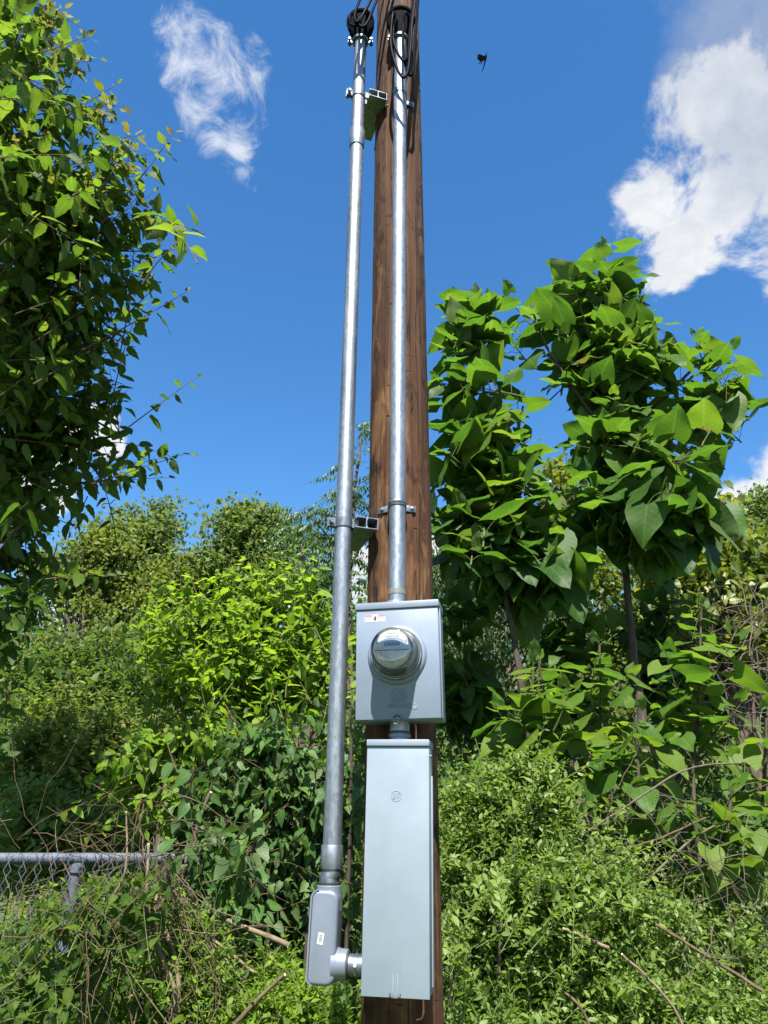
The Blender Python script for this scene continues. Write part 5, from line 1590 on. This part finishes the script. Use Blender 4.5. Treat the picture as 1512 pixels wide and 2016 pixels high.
far_tree('broadleaf_tree', 'mottled thicket tree in mid distance behind the left fence', [blob(150, 1300, 5.6, 120, 80), blob(80, 1380, 5.4, 110, 100), blob(230, 1380, 5.6, 110, 90), blob(160, 1480, 5.2, 150, 80), blob(310, 1280, 6, 70, 80)], 230, 60, (0.05, 0.085), L['far'], 209)
far_tree('broadleaf_tree', 'yellowing vine-covered tree at the right behind the saplings', [blob(1420, 1060, 5.5, 65, 65), blob(1470, 1130, 5.5, 60, 70), blob(1380, 1170, 5.3, 80, 60), blob(1480, 1250, 5.3, 70, 80), blob(1400, 1010, 5.6, 35, 50), blob(1340, 1110, 5.4, 60, 60)], 170, 26, (0.08, 0.15), L['yellow'], 211, kind='vine')
far_tree('broadleaf_tree', 'grey-green distant tree at the right edge under the white cloud', [blob(1500, 1000, 10, 40, 50), blob(1480, 1060, 10, 60, 50), blob(1540, 1080, 10, 60, 60)], 90, 75, sz, L['far'], 213)
far_tree('broadleaf_tree', 'sparse yellow-green tree behind the gap between the two catalpas', [blob(1120, 960, 6, 50, 60), blob(1110, 1060, 6, 60, 60), blob(1150, 1140, 6, 70, 60)], 60, 30, (0.07, 0.12), L['yellow'], 215, kind='vine')
far_tree('willow_tree', 'fine-leaved willow-like tree right behind the pole and meter box', [blob(900, 1170, 4.8, 70, 90), blob(900, 1290, 4.6, 80, 100), blob(960, 1400, 4.4, 100, 80), blob(1060, 1200, 5.0, 80, 90)], 260, 70, (0.05, 0.085), L['pinnate'], 217, kind='narrow', droop=1.6)
far_tree('broadleaf_tree', 'dark green tree behind the saplings below the yellowing tree', [blob(1250, 1250, 6.5, 110, 90), blob(1380, 1330, 6.2, 120, 90), blob(1150, 1350, 6.2, 110, 90), blob(1480, 1400, 6, 90, 90)], 300, 65, (0.05, 0.085), L['far'], 219)
far_tree('broadleaf_tree', 'shadowy tree between the conduits and the bright bush', [blob(620, 1130, 6, 55, 60), blob(660, 1230, 6, 70, 80), blob(700, 1330, 5.6, 60, 90), blob(590, 1080, 6.4, 35, 40)], 170, 70, (0.045, 0.075), L['pinnate'], 221)


# feathery tree seen between the conduit and the pole
def feathery():
    Y = 3.6
    base = Vector((P(690, 1500, Y).x, Y, 0))
    p = Plant('feathery_tree', 'slender tree with drooping feathery leaves between left conduit and pole', 'tree', base, 'narrow', L['pinnate'], M['bark_grey'], M['twig_green'], 231)
    p.limb([base, P(690, 1400, Y), P(685, 1200, Y), P(695, 1000, Y), P(712, 860, Y)], 0.04, 0.008, 'trunk')
    p.limb([P(690, 1150, Y), P(640, 1050, Y), P(600, 1010, Y)], 0.012, 0.005, 'branch', 6)
    p.limb([P(690, 1120, Y), P(740, 1000, Y), P(760, 900, Y)], 0.012, 0.005, 'branch', 6)
    sp = dict(leafy=0.42, gap=0.030, size=(0.05, 0.075), fwd=0.35, droop=0.9, jit=0.35, pet=0.05, pair=True, flat=True, tint=0.4)
    rr = p.r
    heads = [(715, 840), (712, 900), (700, 960), (640, 975), (610, 1000), (660, 1010), (700, 1040), (625, 1040), (680, 1090), (720, 960), (650, 1060), (700, 1130), (740, 930), (590, 1010), (690, 1000), (725, 1060), (660, 1110), (610, 1070), (640, 1130)]
    for hx, hy in heads:
        for _ in range(6):
            a = P(hx + rr.uniform(-14, 14), hy + rr.uniform(-14, 14), Y + rr.uniform(-.2, .2))
            an = rr.uniform(0, 6.28); ln = rr.uniform(0.28, 0.45)
            b = a + Vector((math.cos(an) * ln, math.sin(an) * ln, -ln * rr.uniform(0.1, 0.5)))
            p.shoot(a, b, sp, 0.002, 0.18)
    p.done(300, 9)


feathery()


# far woodland closing the view
def woodland():
    rg = np.random.RandomState(77)
    F = Foliage('tiny', L['wood'])
    n = 2600
    for _ in range(n):
        px = rg.uniform(-500, 2000); Y = rg.uniform(10.5, 14)
        lim = 1190 + 30 * math.sin(px * 0.013) + 18 * math.sin(px * 0.05)
        if px > 1050: lim -= 60
        py = rg.uniform(lim, 1760)
        q = np.array(P(px, py, Y))
        k = 48
        pos = q + rg.normal(size=(k, 3)) * np.array([0.38, 0.38, 0.28])
        dd = rg.normal(size=(k, 3)); dd[:, 2] -= 0.4
        nn = rg.normal(size=(k, 3)) * 0.6; nn[:, 2] += 1
        F.addn(pos, dd, nn, rg.uniform(0.09, 0.17, k), np.clip(rg.normal(rg.uniform(0.2, 0.7), 0.2, k), 0, 1))
    o = F.build(None, 'woodland', 0, 10, 3)
    tag(o, 'mass of dense green woodland closing off the view behind all the bushes', 'woodland', kind='stuff')


woodland()


# ------------------------------------------------------------------ chain-link fence
def fence():
    a = P(-420, 1690, 0.22); b = P(392, 1698, 0.80)
    zt = P(60, 1696, 0.3).z
    a.z = zt; b.z = zt
    u = (b - a).normalized(); Ln = (b - a).length
    t = thing('chain_link_fence', 'galvanised chain-link fence at the lower left, overgrown at its right end', 'fence', Vector((a.x, a.y, 0)))
    MB().tube([a + u * Ln * i / 12 for i in range(13)], 0.0208, 20).build('top_rail', M['galv_fence'], t)
    posts = []
    c = P(152, 1722, 0.0)
    # post line crosses the rail below pixel 152
    best = min((abs(project(np.array([a + u * s]))[0][0] - 152), s) for s in np.linspace(0, Ln, 400))[1]
    for s in (0.15, best):
        p0 = a + u * s + Vector((-u.y, u.x, 0)) * 0.0
        p0 = p0 + Vector((u.y, -u.x, 0)) * -0.002
        m = MB().tube([Vector((p0.x, p0.y, -0.3)), Vector((p0.x, p0.y, 0.6)), Vector((p0.x, p0.y, zt - 0.022))], 0.0215, 20)
        m.lathe([(0.0285, 0), (0.0285, 0.02), (0.024, 0.032), (0.012, 0.036), (0, 0.036)], Matrix.Translation((p0.x, p0.y, zt - 0.048)), 20)
        m.build('post', M['galv_fence'], t)
    # diamond mesh from bent wires, hung on the front side of the rail
    nrm = Vector((u.y, -u.x, 0)); nrm = nrm if nrm.y < 0 else -nrm
    w = MB(); d = 0.052; h = zt - 0.02; hz = 0.052
    rows = int(h / hz)
    for k in range(int(Ln / d) + 1):
        for sgn in (0, 1):
            pts = []
            for j in range(rows + 1):
                x = k * d + (d / 2 if (j + sgn) % 2 else 0) * 1.0 + (0 if sgn == 0 else 0)
                dep = 0.0275 + (0.0016 if (j % 2) ^ sgn else -0.0016)
                pts.append(a + u * x + nrm * dep + Vector((0, 0, 0.016 - j * hz + 0.004 * math.sin(k * 1.7))))
            w.tube(pts, 0.0017, 4, caps=False)
    o = w.build('chain_link_mesh', M['galv_fence'], t, smooth=60); o['kind'] = 'stuff'
    # tie wires wrapped round the rail
    rr = random.Random(4)
    s = 0.1
    while s < Ln - 0.05:
        c = a + u * s
        pts = [c + Vector((0, 0, 1)) * 0.0228 * math.cos(an) + nrm * 0.0228 * math.sin(an) + u * (0.006 * an / 6.28) for an in [i * 0.5 for i in range(0, 14)]]
        MB().tube(pts, 0.0014, 5, caps=False).build('tie_wire', M['wire_dark'], t)
        s += rr.uniform(0.035, 0.06)


fence()


# ------------------------------------------------------------------ dry sticks, dead vines, brambles
def stick(px, r, Y, label, mat='dead_pale', name='dry_stick', cut=True, group=None):
    pts = spline([P(a, b, Y + (c[0] if c else 0)) for a, b, *c in px], 6)
    k = len(pts); rr = random.Random(int(px[0][0]))
    pts = [p + Vector((rr.uniform(-1, 1), rr.uniform(-1, 1), rr.uniform(-1, 1))) * r * 0.25 for p in pts]
    t = thing(name, label, 'stick', pts[-1], group)
    MB().tube(pts, [r * (0.75 + 0.25 * i / (k - 1)) * rr.uniform(.93, 1.07) for i in range(k)], 8).build('stem', M[mat], t, smooth=60)
    if cut:
        d = (pts[0] - pts[1]).normalized()
        MB().tube([pts[0] + d * 0.0005, pts[0] + d * 0.004], [r * 0.72, r * 0.5], 8).build('cut_end', M['wood_cut'], t)


stick([(346, 1697), (335, 1735), (310, 1765), (302, 1830), (320, 1890), (345, 1960), (330, 2040)], 0.0095, 0.55, 'thick pale dry stem with a fresh cut top, curving down right of the fence rail')
stick([(292, 1662), (291, 1700), (289, 1745), (288, 1800)], 0.007, 0.55, 'short upright dry stem with a pale broken top in front of the rail')
stick([(315, 1760), (322, 1820), (340, 1870), (352, 1940), (345, 2030)], 0.010, 0.6, 'forked dry stem curving down beside the cut stem')
stick([(360, 1772), (430, 1805), (470, 1820), (570, 1862)], 0.0105, 0.75, 'straight cut pole of pale wood slanting down towards the conduit body')
stick([(340, 1800), (420, 1850), (500, 1915)], 0.006, 0.7, 'thin dry stick slanting below the straight pale pole')
stick([(370, 1790), (430, 1870), (475, 1930)], 0.004, 0.7, 'thinnest dry stick crossing under the slanting pale pole')
stick([(560, 1920), (510, 1965), (460, 2020)], 0.008, 0.5, 'brown stick rising to the right at the bottom under the conduit body', 'dead')
stick([(415, 1560), (385, 1640), (365, 1760), (352, 1870)], 0.009, 0.95, 'long bare grey stem rising above the fence rail into the dark vine', 'bark_grey')
stick([(248, 1600), (250, 1660), (245, 1720), (215, 1780)], 0.0045, 0.55, 'thin bleached vine stem hanging over the fence rail')
stick([(350, 1820), (380, 1880), (395, 1960), (390, 2040)], 0.012, 0.72, 'mossy brown stem curving down right of the forked stems', 'bark_grey')
for i, (px, r, Y, lab, mt) in enumerate([
    ([(1390, 1610), (1300, 1650), (1220, 1680), (1160, 1740)], 0.0055, 1.25, 'long bare branch sweeping left across the right undergrowth', 'twig'),
    ([(1470, 1600), (1380, 1640), (1320, 1690), (1260, 1750)], 0.006, 1.25, 'bare forked branch below the catalpa saplings at the right', 'bark_grey'),
    ([(1460, 1502), (1380, 1508), (1320, 1530), (1230, 1590), (1150, 1640)], 0.0055, 1.3, 'bare arching branch under the broad catalpa leaves', 'bark_grey'),
    ([(1110, 1828), (1150, 1845), (1198, 1866)], 0.0075, 0.75, 'short pale cut stick lying on the privet', 'dead_pale'),
    ([(1225, 1880), (1270, 1920), (1320, 1975), (1350, 2030)], 0.006, 0.7, 'pale dry stem running down to the bottom edge at the right', 'dead_pale'),
    ([(1290, 1820), (1340, 1850), (1420, 1900), (1500, 1950)], 0.008, 0.85, 'brown dry stem slanting right through the bottom right brush', 'dead'),
    ([(1100, 1945), (1140, 1980), (1165, 2030)], 0.006, 0.7, 'dry brown stem dropping to the bottom edge in the privet', 'dead'),
    ([(990, 1740), (985, 1850), (975, 2030)], 0.008, 0.95, 'slender upright grey stem in the privet right of the pole', 'bark_grey')]):
    stick(px, r, Y, lab, mt, 'bare_branch', cut=(mt == 'dead_pale'))


def tangle(name, label, regions, n, seed, mat, rad=(0.0010, 0.0030), length=(0.25, 0.7), down=0.8, cat='dead vines'):
    rr = random.Random(seed)
    m = MB()
    for _ in range(n):
        px0, py0, px1, py1, Y0, Y1 = rr.choices(regions, [(r[2] - r[0]) * (r[3] - r[1]) for r in regions])[0]
        p = P(rr.uniform(px0, px1), rr.uniform(py0, py1), rr.uniform(Y0, Y1))
        d = Vector((rr.gauss(0, .6), rr.gauss(0, .35), -down + rr.gauss(0, .6))).normalized()
        ln = rr.uniform(*length); k = 9
        pts = [p]
        for i in range(k):
            d = (d + Vector((rr.gauss(0, .22), rr.gauss(0, .18), rr.gauss(0, .2) - 0.04))).normalized()
            pts.append(pts[-1] + d * ln / k)
        r = rr.uniform(*rad)
        m.tube(pts, [r * (1 - .6 * i / k) for i in range(k + 1)], 4, caps=False)
    o = m.build(name, M[mat], smooth=60)
    tag(o, label, cat, kind='stuff')


tangle('dead_vines', 'brown tangle of dead vine stems hanging right of the fence post', [(260, 1640, 400, 1960, 0.45, 0.9), (180, 1740, 450, 2016, 0.5, 0.95), (270, 1540, 350, 1760, 0.5, 0.9), (290, 1640, 400, 1760, 0.45, 0.7)], 150, 5, 'dead')
tangle('dead_vines', 'thin looping dry vines along the fence rail at the left', [(0, 1580, 260, 1720, 0.4, 1.0), (0, 1700, 200, 1900, 0.25, 0.4)], 60, 7, 'twig', (0.0008, 0.0022), (0.3, 0.7), 0.2)
tangle('bramble_thicket', 'thicket of bare grey bramble twigs beneath the right-hand saplings', [(1180, 1540, 1480, 1720, 1.0, 1.5), (1300, 1700, 1512, 1950, 0.8, 1.3)], 120, 9, 'bark_grey', (0.0008, 0.0024), (0.2, 0.55), 0.2, 'brambles')
tangle('bramble_thicket', 'bare twig brush behind the saplings at the right edge', [(1380, 1180, 1512, 1420, 3.0, 4.2)], 120, 11, 'bark_grey', (0.002, 0.006), (0.4, 1.0), -0.3, 'brambles')


# ------------------------------------------------------------------ low ground cover and grass
def ground_cover():
    rg = np.random.RandomState(12)
    F = Foliage('ellip', L['privet'])
    n = 26000
    x = rg.uniform(-0.4, 3.2, n); y = rg.uniform(-0.1, 3.0, n)
    h = np.clip(0.25 + 0.35 * (y + 0.1) + 0.12 * np.sin(x * 5) + 0.1 * np.sin(y * 7 + x * 3), 0.1, 1.0)
    z = h * rg.rand(n) ** 0.5
    pos = np.stack([x, y, z], 1)
    dd = rg.normal(size=(n, 3)); dd[:, 2] += 0.2
    nn = rg.normal(size=(n, 3)) * 0.6; nn[:, 2] += 1; nn[:, 1] -= 0.3
    F.addn(pos, dd, nn, rg.uniform(0.02, 0.042, n), np.clip(rg.normal(0.35, 0.2, n), 0, 1))
    o = F.build(None, 'ground_cover', 0, 10, 5)
    tag(o, 'low mat of small-leaved ground cover at the foot of the pole', 'ground cover', kind='stuff')
    F = Foliage('ellip', L['vine'])
    n = 16000
    x = rg.uniform(-2.2, -0.05, n); y = rg.uniform(0.9, 3.2, n)
    z = np.clip(0.55 + 0.15 * np.sin(x * 4 + y * 3), 0.1, 1.0) * rg.rand(n) ** 0.5
    m = ~((x < -1.15) & (y < 2.4))
    x, y, z = x[m], y[m], z[m]; n = len(x)
    pos = np.stack([x, y, z], 1)
    dd = rg.normal(size=(n, 3)); nn = rg.normal(size=(n, 3)) * 0.6; nn[:, 2] += 1
    F.addn(pos, dd, nn, rg.uniform(0.025, 0.05, n), np.clip(rg.normal(0.3, 0.2, n), 0, 1))
    o = F.build(None, 'ground_cover', 0, 10, 5)
    tag(o, 'shaded leafy ground cover under the dark vine left of the pole', 'ground cover', kind='stuff')
    G = Foliage('blade', M['grass'])
    n = 42000
    x = rg.uniform(-7, 0.5, n); y = rg.uniform(0.2, 9, n)
    pos = np.stack([x, y, np.full(n, -0.03)], 1)
    dd = rg.normal(size=(n, 3)) * 0.35; dd[:, 2] = 1
    nn = rg.normal(size=(n, 3)); nn[:, 2] *= .2
    G.addn(pos, dd, nn, rg.uniform(0.10, 0.26, n), np.clip(rg.normal(0.6, 0.25, n), 0, 1))
    o = G.build(None, 'grass', 0, 10, 6)
    tag(o, 'sunlit rough grass beyond the chain-link fence at the bottom left', 'grass', kind='stuff')


ground_cover()
